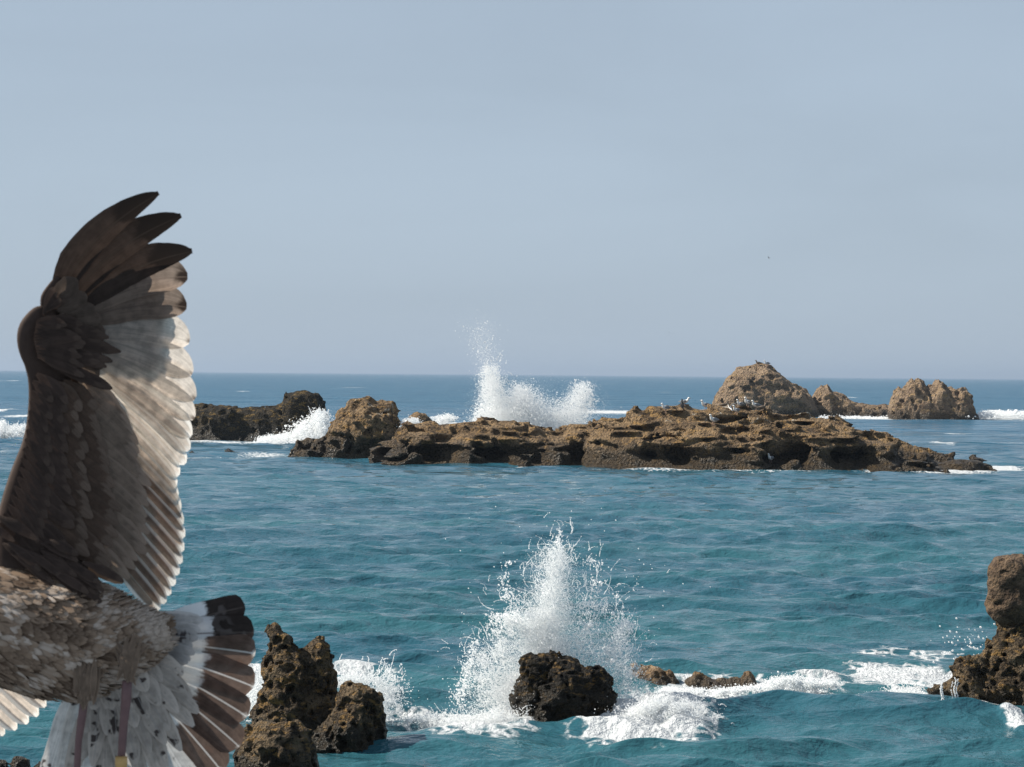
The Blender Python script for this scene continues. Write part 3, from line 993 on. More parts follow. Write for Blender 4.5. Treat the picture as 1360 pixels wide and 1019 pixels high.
# water trickling off the lip of the outcrop
sp = Spray(33.05, 506)
for x0, y0, y1, n in ((1254, 908, 934, 260), (1256, 912, 930, 120), (1272, 900, 938, 330), (1275, 902, 940, 200), (1268, 905, 936, 90)):
    y = np.sort(sp.r.uniform(y0, y1, n))
    sp.add(x0 + 1.0 * np.sin(y * 0.3) + sp.r.normal(0, 0.5, n), y, -0.12 + sp.r.normal(0, 0.01, n), sp.r.uniform(0.22, 0.5, n) * sp.s)
sp.build('trickling_water', 'thin white trickles running off the lip of the rough outcrop')

# column behind the reef
sp = Spray(133.0, 511)
sp.jet([(665, 572), (655, 530), (650, 488)], 26000, 15, 5, 0.36, 1.3, 1.2, 0.45)
sp.jet([(700, 572), (694, 540), (690, 520)], 28000, 22, 9, 0.36, 1.1, 1.2, 0.35)
sp.jet([(672, 572), (680, 548)], 18000, 22, 14, 0.36, 1.0, 1.2, 0.3)
sp.jet([(755, 570), (768, 535), (778, 512)], 15000, 17, 6, 0.36, 1.1, 1.2, 0.5)
sp.jet([(725, 572), (735, 552)], 14000, 20, 16, 0.36, 1.0, 1.2, 0.4)
sp.jet([(650, 500), (640, 465), (630, 432)], 700, 5, 11, 0.36, 0.8, 1.0, 0.5)
sp.jet([(690, 572), (690, 535)], 40000, 34, 22, 0.16, 1.0, 1.2, 0.3, 30)
sp.jet([(655, 540), (645, 470), (632, 430)], 9000, 9, 13, 0.16, 1.0, 1.0, 0.4, 30)
sp.jet([(760, 572), (775, 525)], 18000, 20, 14, 0.16, 1.0, 1.2, 0.3, 30)
sp.jet([(638, 572), (640, 545)], 3000, 8, 5, 0.48, 1.1, 1.0, 0.5)
sp.strings([(655, 500, 8, 18, 660, 575), (692, 525, 14, 10, 695, 580), (775, 522, 8, 10, 760, 580)], 120, 6, 0.6, dep=0.8)
sp.build('sea_spray', 'tall white spray column bursting behind the long reef ledge')

sp = Spray(133.0, 512)
sp.jet([(582, 566), (590, 556), (600, 556)], 3000, 5, 4, 0.5, 1.0, 0.8, 0.4)
sp.jet([(540, 568), (545, 560), (552, 562)], 3500, 5, 4, 0.5, 1.0, 0.8, 0.4)
sp.build('sea_spray', 'small puffs of surf showing over the reef beside the knob')

# surf on the dark ledge
sp = Spray(160.0, 513)
sp.jet([(432, 586), (428, 565), (424, 548)], 9000, 9, 5, 0.5, 1.1, 1.0, 0.4)
sp.jet([(410, 586), (408, 568)], 9000, 13, 8, 0.5, 1.0, 1.0, 0.35)
sp.jet([(345, 586), (380, 582), (430, 578)], 11000, 4, 6, 0.5, 1.0, 1.0, 0.35)
sp.strings([(420, 560, 10, 6, 420, 590)], 40, 5, 0.6, dep=0.6)
sp.build('sea_spray', 'white surf bursting at the end of the dark ledge')

sp = Spray(158.0, 514)
sp.jet([(-60, 580), (0, 574), (36, 570)], 16000, 7, 5, 0.5, 1.0, 1.0, 0.35)
sp.jet([(2, 578), (4, 560)], 1500, 5, 3, 0.5, 1.0, 0.6, 0.5)
sp.build('breaking_wave', 'white breaking wave rolling in behind the raised wing')

sp = Spray(268.0, 515)
sp.jet([(1285, 556), (1310, 551), (1345, 550), (1400, 553)], 9000, 3.0, 3.4, 0.5, 1.0, 1.5, 0.3)
sp.jet([(1090, 555), (1180, 556), (1260, 560)], 5000, 2.0, 2.0, 0.5, 1.0, 1.0, 0.4)
sp.build('breaking_wave', 'white wave breaking round the foot of the spiky sea stack')


# ================================================================== SMALL BIRDS
M_WHITE = plain_mat('gull_white', (0.78, 0.78, 0.76), 0.8, 0.2, 30, 0.06)
M_GREY = plain_mat('gull_grey', (0.20, 0.21, 0.225), 0.75, 0.2, 30, 0.2)
M_BLACK = plain_mat('bird_black', (0.018, 0.018, 0.020), 0.6, 0.3, 30, 0.2)
M_YEL = plain_mat('bill_yellow', (0.55, 0.32, 0.05), 0.5, 0.4, 30, 0.1)
M_PINKLEG = plain_mat('leg_pink', (0.42, 0.27, 0.22), 0.6, 0.3, 60, 0.15)
M_BROWNB = plain_mat('bird_brown', (0.16, 0.125, 0.095), 0.8, 0.2, 20, 0.4)


def ell(path, rw, rh, nseg=12):
    rings = []
    path = np.asarray(path, float)
    for i in range(len(path)):
        t = path[min(i + 1, len(path) - 1)] - path[max(i - 1, 0)]
        t /= np.linalg.norm(t)
        u = np.array([0, 1, 0.0])
        v = np.cross(t, u)
        rings.append((path[i], u * rw[i], v * rh[i]))
    return loft(rings, nseg)


def standing_bird(name, body_m, wing_m, bill_m, leg_m, upright=0.0):
    """a bird facing +X, feet at the origin"""
    root = bpy.data.objects.new(name, None)
    COL.objects.link(root)
    c, s = math.cos(upright), math.sin(upright)

    def rt(p):
        p = np.asarray(p, float).copy()
        x, z = p[:, 0].copy(), p[:, 2] - 0.18
        p[:, 0] = c * x - s * z
        p[:, 2] = 0.18 + s * x + c * z
        return p
    path = rt([(-0.26, 0, 0.185), (-0.20, 0, 0.19), (-0.12, 0, 0.20), (-0.02, 0, 0.205), (0.07, 0, 0.22), (0.125, 0, 0.26), (0.145, 0, 0.31), (0.155, 0, 0.345), (0.175, 0, 0.37), (0.205, 0, 0.375), (0.222, 0, 0.37)])
    v, f = ell(path, [0.02, 0.045, 0.075, 0.088, 0.075, 0.052, 0.038, 0.038, 0.042, 0.034, 0.012], [0.012, 0.03, 0.065, 0.08, 0.075, 0.055, 0.042, 0.04, 0.04, 0.032, 0.012])
    link('body', new_mesh('body', v, f), body_m, root)
    for sg in (1, -1):
        wp = rt([(0.09, sg * 0.072, 0.24), (0.04, sg * 0.088, 0.235), (-0.06, sg * 0.086, 0.225), (-0.16, sg * 0.06, 0.21), (-0.26, sg * 0.03, 0.205), (-0.33, sg * 0.012, 0.20)])
        v, f = ell(wp, [0.006, 0.016, 0.02, 0.018, 0.012, 0.004], [0.02, 0.055, 0.06, 0.042, 0.022, 0.006], 10)
        link('wing', new_mesh('wing', v, f), wing_m, root)
    v, f = ell(rt([(0.215, 0, 0.368), (0.25, 0, 0.362), (0.27, 0, 0.352)]), [0.011, 0.009, 0.003], [0.013, 0.011, 0.003], 8)
    link('bill', new_mesh('bill', v, f), bill_m, root)
    for sg in (1, -1):
        v, f = tube([(-0.005, sg * 0.035, 0.16), (0.0, sg * 0.036, 0.08), (0.0, sg * 0.036, 0.012), (0.03, sg * 0.036, 0.004), (0.055, sg * 0.036, 0.003)], [0.012, 0.007, 0.007, 0.008, 0.004], 6)
        link('leg', new_mesh('leg', v, f), leg_m, root)
    return root


def spread_wing(sg, span, chord, sweep, lift, droop):
    """a lens section wing from the shoulder outwards"""
    rings = []
    for k in range(9):
        t = k / 8
        y = sg * (0.05 + span * t * math.cos(lift))
        z = 0.02 + span * t * math.sin(lift) + droop * math.sin(math.pi * t) 
        x = 0.06 - sweep * t ** 1.5 + 0.05 * math.sin(math.pi * min(1, t * 1.6))
        ch = chord * (1 - 0.82 * t ** 2.2) + 0.01
        rings.append(((x - ch * 0.5 + 0.06, y, z), (ch * 0.5, 0, 0), (0, -0.2 * 0.02 * sg, 0.012 * (1 - 0.7 * t))))
    return loft(rings, 10)


def flying_bird(name, body_m, wing_m, bill_m, lift, scale_span=0.55):
    root = bpy.data.objects.new(name, None)
    COL.objects.link(root)
    v, f = ell([(-0.28, 0, 0), (-0.2, 0, 0), (-0.1, 0, 0), (0.02, 0, 0), (0.12, 0, 0.0), (0.18, 0, 0.01), (0.23, 0, 0.015), (0.26, 0, 0.01)], [0.05, 0.04, 0.055, 0.07, 0.06, 0.042, 0.038, 0.012], [0.006, 0.02, 0.05, 0.065, 0.055, 0.042, 0.036, 0.012])
    link('body', new_mesh('body', v, f), body_m, root)
    for sg in (1, -1):
        v, f = spread_wing(sg, scale_span, 0.17, 0.16, lift, 0.07)
        link('wing', new_mesh('wing', v, f), wing_m, root)
    v, f = ell([(0.255, 0, 0.01), (0.29, 0, 0.005), (0.31, 0, -0.004)], [0.011, 0.009, 0.003], [0.012, 0.01, 0.003], 8)
    link('bill', new_mesh('bill', v, f), bill_m, root)
    return root


def copy_tree(o):
    c = o.copy()
    COL.objects.link(c)
    for ch in [q for q in o.children]:
        k = ch.copy()
        COL.objects.link(k)
        k.parent = c
    return c


bpy.context.view_layer.update()
dg = bpy.context.evaluated_depsgraph_get()


def ground_at(px, py, D0, D1):
    """first rock surface met going down the sight line between two distances, so feet rest on the rock"""
    a, b = Vector(W(px, py, D0)), Vector(W(px, py, D1))
    d = (b - a)
    L = d.length
    p = a
    hit, loc, nrm, idx, ob, mt = scene.ray_cast(dg, a, d.normalized(), distance=L)
    if hit and ob.name != 'sea':
        return loc
    # just above the skyline: drop onto the ridge below
    best = None
    for k in range(25):
        q = a + d * (k / 24)
        h2, l2, n2, i2, o2, m2 = scene.ray_cast(dg, q + Vector((0, 0, 0.4)), Vector((0, 0, -1)), distance=3.0)
        if h2 and o2.name != 'sea' and (best is None or l2.z - (CAM_H + (q.z - CAM_H)) > best[0]):
            best = (l2.z - q.z, l2)
    return best[1] if best else (a + b) * 0.5


gull0 = standing_bird('gull', M_WHITE, M_GREY, M_YEL, M_PINKLEG)
young0 = standing_bird('gull', M_BROWNB, M_BROWNB, M_BLACK, M_PINKLEG)
corm0 = standing_bird('cormorant', M_BLACK, M_BLACK, M_BLACK, M_BLACK, 0.75)
GRP = 'sea birds standing on the reef islet'
first = {}
BIRDS = [
    (gull0, 884, 548, 215, 1.1, 'white and grey gull sitting apart on the low shoulder of the islet crest'),
    (corm0, 906, 543, 100, 0.95, 'upright black cormorant on the islet crest'),
    (gull0, 910, 539, 340, 1.0, 'white and grey gull just behind the upright black cormorant'),
    (gull0, 937, 541, 215, 1.2, 'white and grey gull alone on the crest between cormorant and winged bird'),
    (gull0, 983, 543, 225, 1.1, 'white gull on the crest, next to the bird with raised wing'),
    (gull0, 993, 541, 235, 1.2, 'white gull standing tallest in the group on the islet crest'),
    (gull0, 1004, 543, 215, 1.15, 'white gull at the outer end of the group on the islet crest'),
    (gull0, 978, 551, 230, 1.1, 'white gull a step below the group on the islet crest'),
    (gull0, 948, 565, 225, 1.25, 'white gull standing on the pale ledge below the islet crest'),
    (young0, 1013, 547, 30, 1.0, 'brown gull on the crest beyond the white gulls'),
    (gull0, 1024, 615, 235, 1.1, 'white gull low on the dark foot of the islet by the water'),
    (young0, 962, 543, 10, 0.9, 'brown gull on the crest before the bird with raised wing'),
    (gull0, 1018, 487, 215, 1.7, 'white gull on top of the dome shaped sea stack'),
    (young0, 1007, 486, 190, 1.5, 'dark gull on top of the dome shaped sea stack'),
]
for src, px, py, rz, scl, lab in BIRDS:
    o = src if src.name not in first else copy_tree(src)
    first[src.name] = 1
    far = py < 500
    p = ground_at(px, py, *((268, 288) if far else (113, 131)))
    o.location = (p[0], p[1], p[2] - 0.01)
    o.rotation_euler = (0, 0, math.radians(rz))
    o.scale = (scl * 1.2,) * 3
    tag(o, lab, 'gull' if 'cormorant' not in lab[:30] else 'cormorant', 'gulls on the dome' if far else GRP)

# one bird half opening its dark wings
wb = flying_bird('gull', M_WHITE, M_BLACK, M_YEL, 0.95, 0.42)
p = ground_at(970, 545, 113, 131)
wb.location = (p[0], p[1], p[2] + 0.14)
wb.rotation_euler = (0, math.radians(-35), math.radians(120))
for sg in (1, -1):
    v, f = tube([(-0.02, sg * 0.03, -0.03), (0.02, sg * 0.032, -0.10), (0.06, sg * 0.034, -0.175)], [0.014, 0.008, 0.006], 6)
    link('leg', new_mesh('leg', v, f), M_PINKLEG, wb)
tag(wb, 'gull with dark wings raised among the birds on the islet crest', 'gull', GRP)
fb1 = flying_bird('flying_gull', M_BROWNB, M_BLACK, M_YEL, 0.5)
fb1.location = W(1020, 343, 520)
fb1.rotation_euler = (0.3, 0.2, 2.2)
tag(fb1, 'tiny dark bird flying high in the sky above the sea stacks', 'gull', 'birds in the sky')
fb2 = flying_bird('flying_gull', M_GREY, M_GREY, M_YEL, 0.2)
fb2.location = W(888, 442, 620)
fb2.rotation_euler = (0.2, -0.1, 0.6)
tag(fb2, 'faint tiny bird flying low over the horizon', 'gull', 'birds in the sky')


# ================================================================== THE HOVERING YOUNG GULL
DG = 3.3
GS = DG / FPX                                   # metres per photo pixel at the bird
G0 = np.array(W(60, 1000, DG))                   # root at the feet


def G(px, py, dd=0.0):
    return W(px, py, DG + dd) - G0


def feather_mat(name, base, edge, tip, tip0=0.86, edge0=0.72, transl=0.45, rachis=(0.45, 0.40, 0.33), tvar=0.12, basepale=None, spots=None):
    nt = NT(name)
    uv = nt.n('ShaderNodeUVMap', uv_map='UVMap').outputs[0]
    sx_ = nt.n('ShaderNodeSeparateXYZ')
    nt.l(uv, sx_.inputs[0])
    U, V = sx_.outputs[0], sx_.outputs[1]
    A = nt.math('ABSOLUTE', nt.math('SUBTRACT', nt.math('MULTIPLY', V, 2.0), 1.0))
    ob = nt.n('ShaderNodeTexCoord').outputs['Object']
    stre = nt.noise(nt.mapping(uv, (3.0, 26.0, 1.0)), 1.0, 4, 0.65, 0.4)
    nz = nt.math('ADD', nt.math('MULTIPLY', nt.noise(ob, 60.0, 4, 0.6), 0.5), nt.math('MULTIPLY', stre, 0.5))
    rnd = nt.n('ShaderNodeObjectInfo').outputs['Random']
    jit = nt.math('MULTIPLY', nt.math('SUBTRACT', nz, 0.5), tvar * 2)
    c = nt.mix(nt.ss(nz, 0.35, 0.65), tuple(min(1, b * 1.18) for b in base), tuple(b * 0.62 for b in base))
    if basepale is not None:
        col, u0, u1 = basepale
        c = nt.mix(nt.ss(nt.math('ADD', U, jit), u0, u1, 1.0, 0.0), c, col)
    if spots is not None:
        col, sc, th = spots
        sp_ = nt.noise(nt.mapping(ob, (1, 1, 1)), sc, 2, 0.5, 0.3)
        c = nt.mix(nt.math('MULTIPLY', nt.ss(sp_, th, th + 0.05), nt.ss(U, 0.1, 0.2)), c, col)
    c = nt.mix(nt.ss(nt.math('ADD', A, jit), edge0, edge0 + 0.22), c, edge)
    c = nt.mix(nt.ss(nt.math('ADD', U, nt.math('ADD', jit, nt.math('MULTIPLY', A, -0.06))), tip0, tip0 + 0.05), c, tip)
    c = nt.mix(nt.math('MULTIPLY', nt.ss(A, 0.02, 0.07, 1.0, 0.0), 0.7), c, rachis)
    barb = nt.math('SINE', nt.math('ADD', nt.math('MULTIPLY', U, 330.0), nt.math('MULTIPLY', A, -95.0)))
    c = nt.mix(nt.math('MULTIPLY', nt.math('ADD', barb, 1.0), 0.09), c, (0.02, 0.015, 0.012))
    br = nt.n('ShaderNodeHueSaturation')
    nt.set(br.inputs['Value'], nt.math('ADD', 0.85, nt.math('MULTIPLY', rnd, 0.3)))
    nt.l(c, br.inputs['Color'])
    c = br.outputs[0]
    nrm = nt.bump(barb, 0.25, 0.0006)
    b = nt.bsdf(c, 0.72, 0.2, nrm)
    t = nt.n('ShaderNodeBsdfTranslucent')
    nt.l(c, t.inputs['Color'])
    m = nt.n('ShaderNodeMixShader')
    m.inputs[0].default_value = transl
    nt.l(b.outputs[0], m.inputs[1])
    nt.l(t.outputs[0], m.inputs[2])
    return nt.done(m.outputs[0])


BR = (0.10, 0.064, 0.045)
F_PRIM_D = feather_mat('outer_primary', (0.055, 0.038, 0.030), (0.05, 0.035, 0.028), (0.022, 0.016, 0.013), 0.72, 0.9, 0.40, (0.05, 0.038, 0.03), 0.06)
F_PRIM_M = feather_mat('middle_primary', (0.32, 0.245, 0.195), (0.30, 0.225, 0.18), (0.04, 0.028, 0.023), 0.90, 0.9, 0.6, (0.2, 0.15, 0.12), 0.06)
F_PRIM_P = feather_mat('inner_primary', (0.78, 0.70, 0.62), (0.62, 0.53, 0.46), (0.10, 0.065, 0.05), 0.95, 0.9, 0.74, (0.5, 0.46, 0.4), 0.04)
F_SEC = feather_mat('secondary', (0.68, 0.59, 0.51), (0.92, 0.87, 0.80), (0.93, 0.88, 0.82), 0.93, 0.5, 0.74, (0.5, 0.46, 0.4), 0.06, ((0.75, 0.68, 0.60), 0.2, 0.5))
F_SEC_IN = feather_mat('inner_secondary', (0.34, 0.25, 0.195), (0.90, 0.84, 0.77), (0.92, 0.87, 0.80), 0.91, 0.6, 0.68, (0.5, 0.46, 0.4), 0.08)
F_GCOV = feather_mat('greater_covert', (0.31, 0.235, 0.18), (0.36, 0.275, 0.215), (0.40, 0.31, 0.245), 0.82, 0.5, 0.5, (0.31, 0.235, 0.18), 0.25)
F_MCOV = feather_mat('median_covert', BR, (0.10, 0.068, 0.05), (0.17, 0.122, 0.092), 0.74, 0.6, 0.3, (0.085, 0.057, 0.043), 0.3)
F_LCOV = feather_mat('lesser_covert', (0.055, 0.036, 0.028), (0.065, 0.043, 0.033), (0.085, 0.058, 0.044), 0.78, 0.5, 0.2, (0.055, 0.036, 0.028), 0.3)
F_PCOV = feather_mat('primary_covert', (0.15, 0.112, 0.088), (0.15, 0.112, 0.088), (0.17, 0.13, 0.10), 0.92, 0.75, 0.5, (0.15, 0.112, 0.088))
F_TAIL_D = feather_mat('tail_dark', (0.035, 0.026, 0.023), (0.035, 0.026, 0.023), (0.06, 0.046, 0.04), 0.97, 0.92, 0.35, (0.10, 0.08, 0.07), 0.16, ((0.76, 0.75, 0.75), 0.60, 0.64), ((0.09, 0.075, 0.07), 34.0, 0.62))
F_TAIL_B = feather_mat('tail_brown', (0.17, 0.115, 0.09), (0.175, 0.12, 0.095), (0.76, 0.71, 0.65), 0.955, 0.95, 0.5, (0.85, 0.8, 0.74), 0.12, ((0.80, 0.78, 0.75), 0.52, 0.57), ((0.16, 0.10, 0.075), 30.0, 0.67))
F_TAIL_W = feather_mat('tail_white', (0.74, 0.71, 0.67), (0.80, 0.77, 0.73), (0.80, 0.77, 0.73), 0.97, 0.8, 0.5, (0.85, 0.82, 0.78), 0.1, None, ((0.10, 0.085, 0.08), 42.0, 0.63))
F_UTAIL = feather_mat('undertail_covert', (0.54, 0.48, 0.42), (0.56, 0.50, 0.44), (0.58, 0.52, 0.46), 0.9, 0.6, 0.3, (0.4, 0.38, 0.36), 0.15, None, ((0.075, 0.06, 0.055), 46.0, 0.60))
F_THIGH = feather_mat('thigh_feather', (0.19, 0.135, 0.095), (0.23, 0.165, 0.118), (0.25, 0.18, 0.13), 0.9, 0.6, 0.2, (0.17, 0.13, 0.1), 0.15)
F_RUMP = feather_mat('uppertail_covert', (0.52, 0.50, 0.48), (0.56, 0.54, 0.52), (0.58, 0.56, 0.54), 0.9, 0.6, 0.35, (0.45, 0.45, 0.46), 0.15, None, ((0.10, 0.085, 0.085), 40.0, 0.63))


def bez(p0, p1, p2, t):
    t = t[:, None]
    return (1 - t) ** 2 * p0 + 2 * t * (1 - t) * p1 + t * t * p2


def feather_mesh(p0, p1, p2, width, nrm, nl=12, tipround=0.35, lead=0.42, camber=0.10, rag=0.03, pointed=1.0):
    """vane along a curved shaft; lead = share of the width on the leading side"""
    p0, p1, p2, nrm = (np.asarray(q, float) for q in (p0, p1, p2, nrm))
    t = np.linspace(0, 1, nl + 1)
    t = 1 - (1 - t) ** 1.35
    cpt = bez(p0, p1, p2, t)
    tan = np.gradient(cpt, axis=0)
    tan /= np.linalg.norm(tan, axis=1)[:, None] + 1e-12
    side = np.cross(nrm[None], tan)
    side /= np.linalg.norm(side, axis=1)[:, None] + 1e-12
    nn = np.cross(tan, side)
    w = width * np.minimum(1, 0.22 + 1.9 * t)
    a = 1 - tipround
    q = np.clip((t - a) / tipround, 0, 1)
    w = w * np.maximum(0.03, (1 - q ** 2)) ** (0.5 * pointed)
    cols = np.array([-1, -0.66, -0.33, 0, 0.33, 0.66, 1.0])
    vs, uv = [], []
    for i in range(nl + 1):
        jr = 1 + rag * rng.normal()
        for c in cols:
            off = c * w[i] * (lead if c > 0 else 1 - lead) * 2 * 0.5 * (jr if abs(c) == 1 else 1)
            vs.append(cpt[i] + side[i] * off + nn[i] * (camber * w[i] * (c * c - 0.3)))
            uv.append((t[i], (c + 1) / 2))
    m = len(cols)
    fs = [(i * m + j, i * m + j + 1, (i + 1) * m + j + 1, (i + 1) * m + j) for i in range(nl) for j in range(m - 1)]
    return new_mesh('feather', np.array(vs), np.array(fs), True, np.array(uv))


gull = bpy.data.objects.new('young_gull', None)
COL.objects.link(gull)
gull.location = G0
tag(gull, 'hovering young brown mottled gull with one wing raised high and tail fanned', 'gull')


def body_mat():
    nt = NT('mottled_plumage')
    at = nt.n('ShaderNodeAttribute', attribute_name='tone')
    uv = nt.n('ShaderNodeUVMap', uv_map='UVMap').outputs[0]
    sx_ = nt.n('ShaderNodeSeparateXYZ')
    nt.l(uv, sx_.inputs[0])
    ob = nt.n('ShaderNodeTexCoord').outputs['Object']
    nz = nt.noise(ob, 45.0, 4, 0.6)
    A = nt.math('ABSOLUTE', nt.math('SUBTRACT', nt.math('MULTIPLY', sx_.outputs[1], 2.0), 1.0))
    tone = nt.math('ADD', at.outputs['Fac'], nt.math('MULTIPLY', nt.math('SUBTRACT', nz, 0.5), 0.5))
    c = nt.mix(nt.ss(tone, 0.1, 0.55), (0.095, 0.062, 0.042), (0.28, 0.198, 0.138))
    c = nt.mix(nt.ss(tone, 0.5, 0.95), c, (0.56, 0.475, 0.40))
    edge = nt.math('MAXIMUM', nt.ss(A, 0.45, 0.95), nt.ss(sx_.outputs[0], 0.72, 0.96))
    c = nt.mix(nt.math('MULTIPLY', edge, 0.4), c, (0.32, 0.235, 0.17))
    b = nt.bsdf(c, 0.85, 0.15, nt.bump(nt.noise(ob, 260.0, 2), 0.3, 0.001))
    t = nt.n('ShaderNodeBsdfTranslucent')
    nt.l(c, t.inputs['Color'])
    m = nt.n('ShaderNodeMixShader')
    m.inputs[0].default_value = 0.15
    nt.l(b.outputs[0], m.inputs[1])
    nt.l(t.outputs[0], m.inputs[2])
    return nt.done(m.outputs[0])


M_BODY = body_mat()
BODY = [(228, 838, 8, 10), (205, 843, 22, 22), (180, 848, 40, 36), (150, 850, 60, 52), (110, 852, 78, 64), (60, 838, 86, 72), (10, 820, 86, 76), (-50, 796, 82, 74),
        (-105, 772, 68, 64), (-150, 752, 52, 52), (-185, 738, 43, 44), (-215, 731, 42, 42), (-245, 730, 44, 42), (-272, 733, 38, 36), (-290, 738, 24, 24), (-297, 740, 8, 8)]
bpath = np.array([G(a, b) for a, b, c_, d_ in BODY])
rings = []
for i in range(len(BODY)):
    t_ = bpath[min(i + 1, len(BODY) - 1)] - bpath[max(i - 1, 0)]
    t_ /= np.linalg.norm(t_)
    u_ = np.array([0, 1.0, 0])
    v_ = np.cross(t_, u_)
    rings.append((bpath[i], u_ * BODY[i][3] * GS, v_ * BODY[i][2] * GS))
v, f = loft(rings, 28)
bod = link('body', new_mesh('body', v, f, True, np.zeros((len(v), 2)) + 0.4), M_BODY, gull)
_t = 0.25 + 0.35 * fbm(v * 14, 2, 3)
bod.data.attributes.new('tone', 'FLOAT', 'POINT').data.foreach_set('value', _t.astype(np.float32))


def body_plumage():
    """small overlapping contour feathers lying tailwards over the body"""
    r = np.random.default_rng(77)
    V, Fc, UV, T = [], [], [], []
    nb = len(BODY)
    for k in range(9000):
        s = r.uniform(0.6, nb - 2.2)
        i = int(s)
        fr = s - i
        th = r.uniform(0, 2 * math.pi)
        c0 = rings[i][0] * (1 - fr) + rings[i + 1][0] * fr
        u0 = rings[i][1] * (1 - fr) + rings[i + 1][1] * fr
        v0 = rings[i][2] * (1 - fr) + rings[i + 1][2] * fr
        n = math.cos(th) * u0 / np.linalg.norm(u0) + math.sin(th) * v0 / np.linalg.norm(v0)
        base = c0 + math.cos(th) * u0 + math.sin(th) * v0
        ax = rings[i][0] - rings[i + 1][0]
        ax /= np.linalg.norm(ax)
        ax = ax - n * (ax @ n)
        ax /= np.linalg.norm(ax)
        ax = ax + np.cross(n, ax) * r.normal(0, 0.16)
        sd = np.cross(n, ax)
        small = 1.0 if s < 8.5 else max(0.42, 1 - (s - 8.5) * 0.13)
        L = GS * r.uniform(20, 34) * small
        wd = GS * r.uniform(3.6, 6.2) * small
        px = G0[0] + base[0]
        tone = 0.42 + 0.75 * float(perlin(np.array([[base[0] * 20, base[1] * 20, base[2] * 30]]), 9)[0]) + r.normal(0, 0.16)
        tone += 0.42 * sstep(95, 190, (base[0] + G0[0]) / DG * FPX + 680) - 0.05
        i0 = len(V)
        prof = [(0, 0.4), (0.3, 1.0), (0.62, 0.95), (0.86, 0.6), (1.0, 0.12)]
        for q, (tt, ww) in enumerate(prof):
            for cc in (-1, 0, 1):
                lift = 0.0008 + 0.0030 * tt - 0.0012 * abs(cc)
                V.append(base + ax * L * (tt - 0.3) + sd * wd * ww * cc + n * lift)
                UV.append((tt, (cc + 1) / 2))
                T.append(tone)
        for q in range(4):
            for cc in (0, 1):
                a = i0 + q * 3 + cc
                Fc.append((a, a + 1, a + 4, a + 3))
    me = new_mesh('plumage', np.array(V), np.array(Fc), True, np.array(UV))
    me.attributes.new('tone', 'FLOAT', 'POINT').data.foreach_set('value', np.array(T, dtype=np.float32))
    return me


tag(link('plumage', body_plumage(), M_BODY, bod), None, None, None, 'stuff')
# head details (outside the frame, but part of the bird)
v, f = tube([G(-288, 738), G(-325, 742), G(-350, 747), G(-360, 756)], [11 * GS, 9 * GS, 7.5 * GS, 2 * GS], 10)
link('bill', new_mesh('bill', v, f), M_BLACK, gull)
for sg in (1, -1):
    v, f = tube([G(-262, 722, sg * 36 * GS), G(-262, 722, sg * 39 * GS), G(-262, 722, sg * 41 * GS)], [6 * GS, 5 * GS, 1.5 * GS], 10, (0, 0, 1))
    link('eye', new_mesh('eye', v, f), M_BLACK, gull)

# ---- raised wing
KY = 0.5                                       # the wing turns away with the chord


def wd(px, py, off=0.0):
    return -0.030 + KY * (px - 60) * GS + 0.035 * math.sin((py - 260) / 540 * math.pi) + off


def GW(px, py, off=0.0):
    return G(px, py, wd(px, py, off))


WN = np.array([KY, -1.0, 0.0]) / math.hypot(KY, 1)
arm_pts = [(60, 775, 62, 20), (55, 735, 60, 22), (52, 690, 54, 22), (58, 640, 46, 20), (66, 590, 36, 17), (68, 545, 31, 15), (66, 505, 29, 14), (60, 478, 29, 14), (50, 458, 27, 15), (48, 440, 25, 15), (54, 424, 19, 12), (64, 412, 13, 9), (66, 396, 13, 8), (70, 383, 9, 6), (77, 368, 4, 3)]
def dense(pts, m=4):
    """smooth in-between stations along a limb"""
    P = np.array(pts, float)
    out = []
    for i in range(len(P) - 1):
        a, b, c_, d_ = P[max(i - 1, 0)], P[i], P[i + 1], P[min(i + 2, len(P) - 1)]
        for k in range(m):
            t = k / m
            out.append(0.5 * (2 * b + (c_ - a) * t + (2 * a - 5 * b + 4 * c_ - d_) * t * t + (3 * b - a - 3 * c_ + d_) * t ** 3))
    out.append(P[-1])
    return [tuple(q) for q in out]


arm_pts = dense(arm_pts)
cr = []
for i, (a, b, rx, rd) in enumerate(arm_pts):
    j0, j1 = max(i - 1, 0), min(i + 1, len(arm_pts) - 1)
    t_ = GW(*arm_pts[j1][:2]) - GW(*arm_pts[j0][:2])
    t_ /= np.linalg.norm(t_)
    sd = np.cross(WN, t_)
    sd /= np.linalg.norm(sd)
    cr.append((GW(a, b), sd * rx * GS, WN * rd * GS * 0.55))
v, f = loft(cr, 20)
M_ARM = feather_mat('wing_arm', (0.055, 0.036, 0.028), (0.06, 0.04, 0.03), (0.06, 0.04, 0.03), 2.0, 2.0, 0.05, (0.085, 0.057, 0.042))
uvw = np.tile(np.array([0.4, 0.25]), (len(v), 1))
wing = link('wing', new_mesh('wing', v, f, True, uvw), M_ARM, gull)


def plume(name, mat, p0, pc, p1, w, off, parent, fn=GW, nrm=WN, **kw):
    me = feather_mesh(fn(*p0, off), fn(*pc, off), fn(*p1, off + kw.pop('tipoff', 0.0)), w * GS, nrm, **kw)
    return link(name, me, mat, parent)


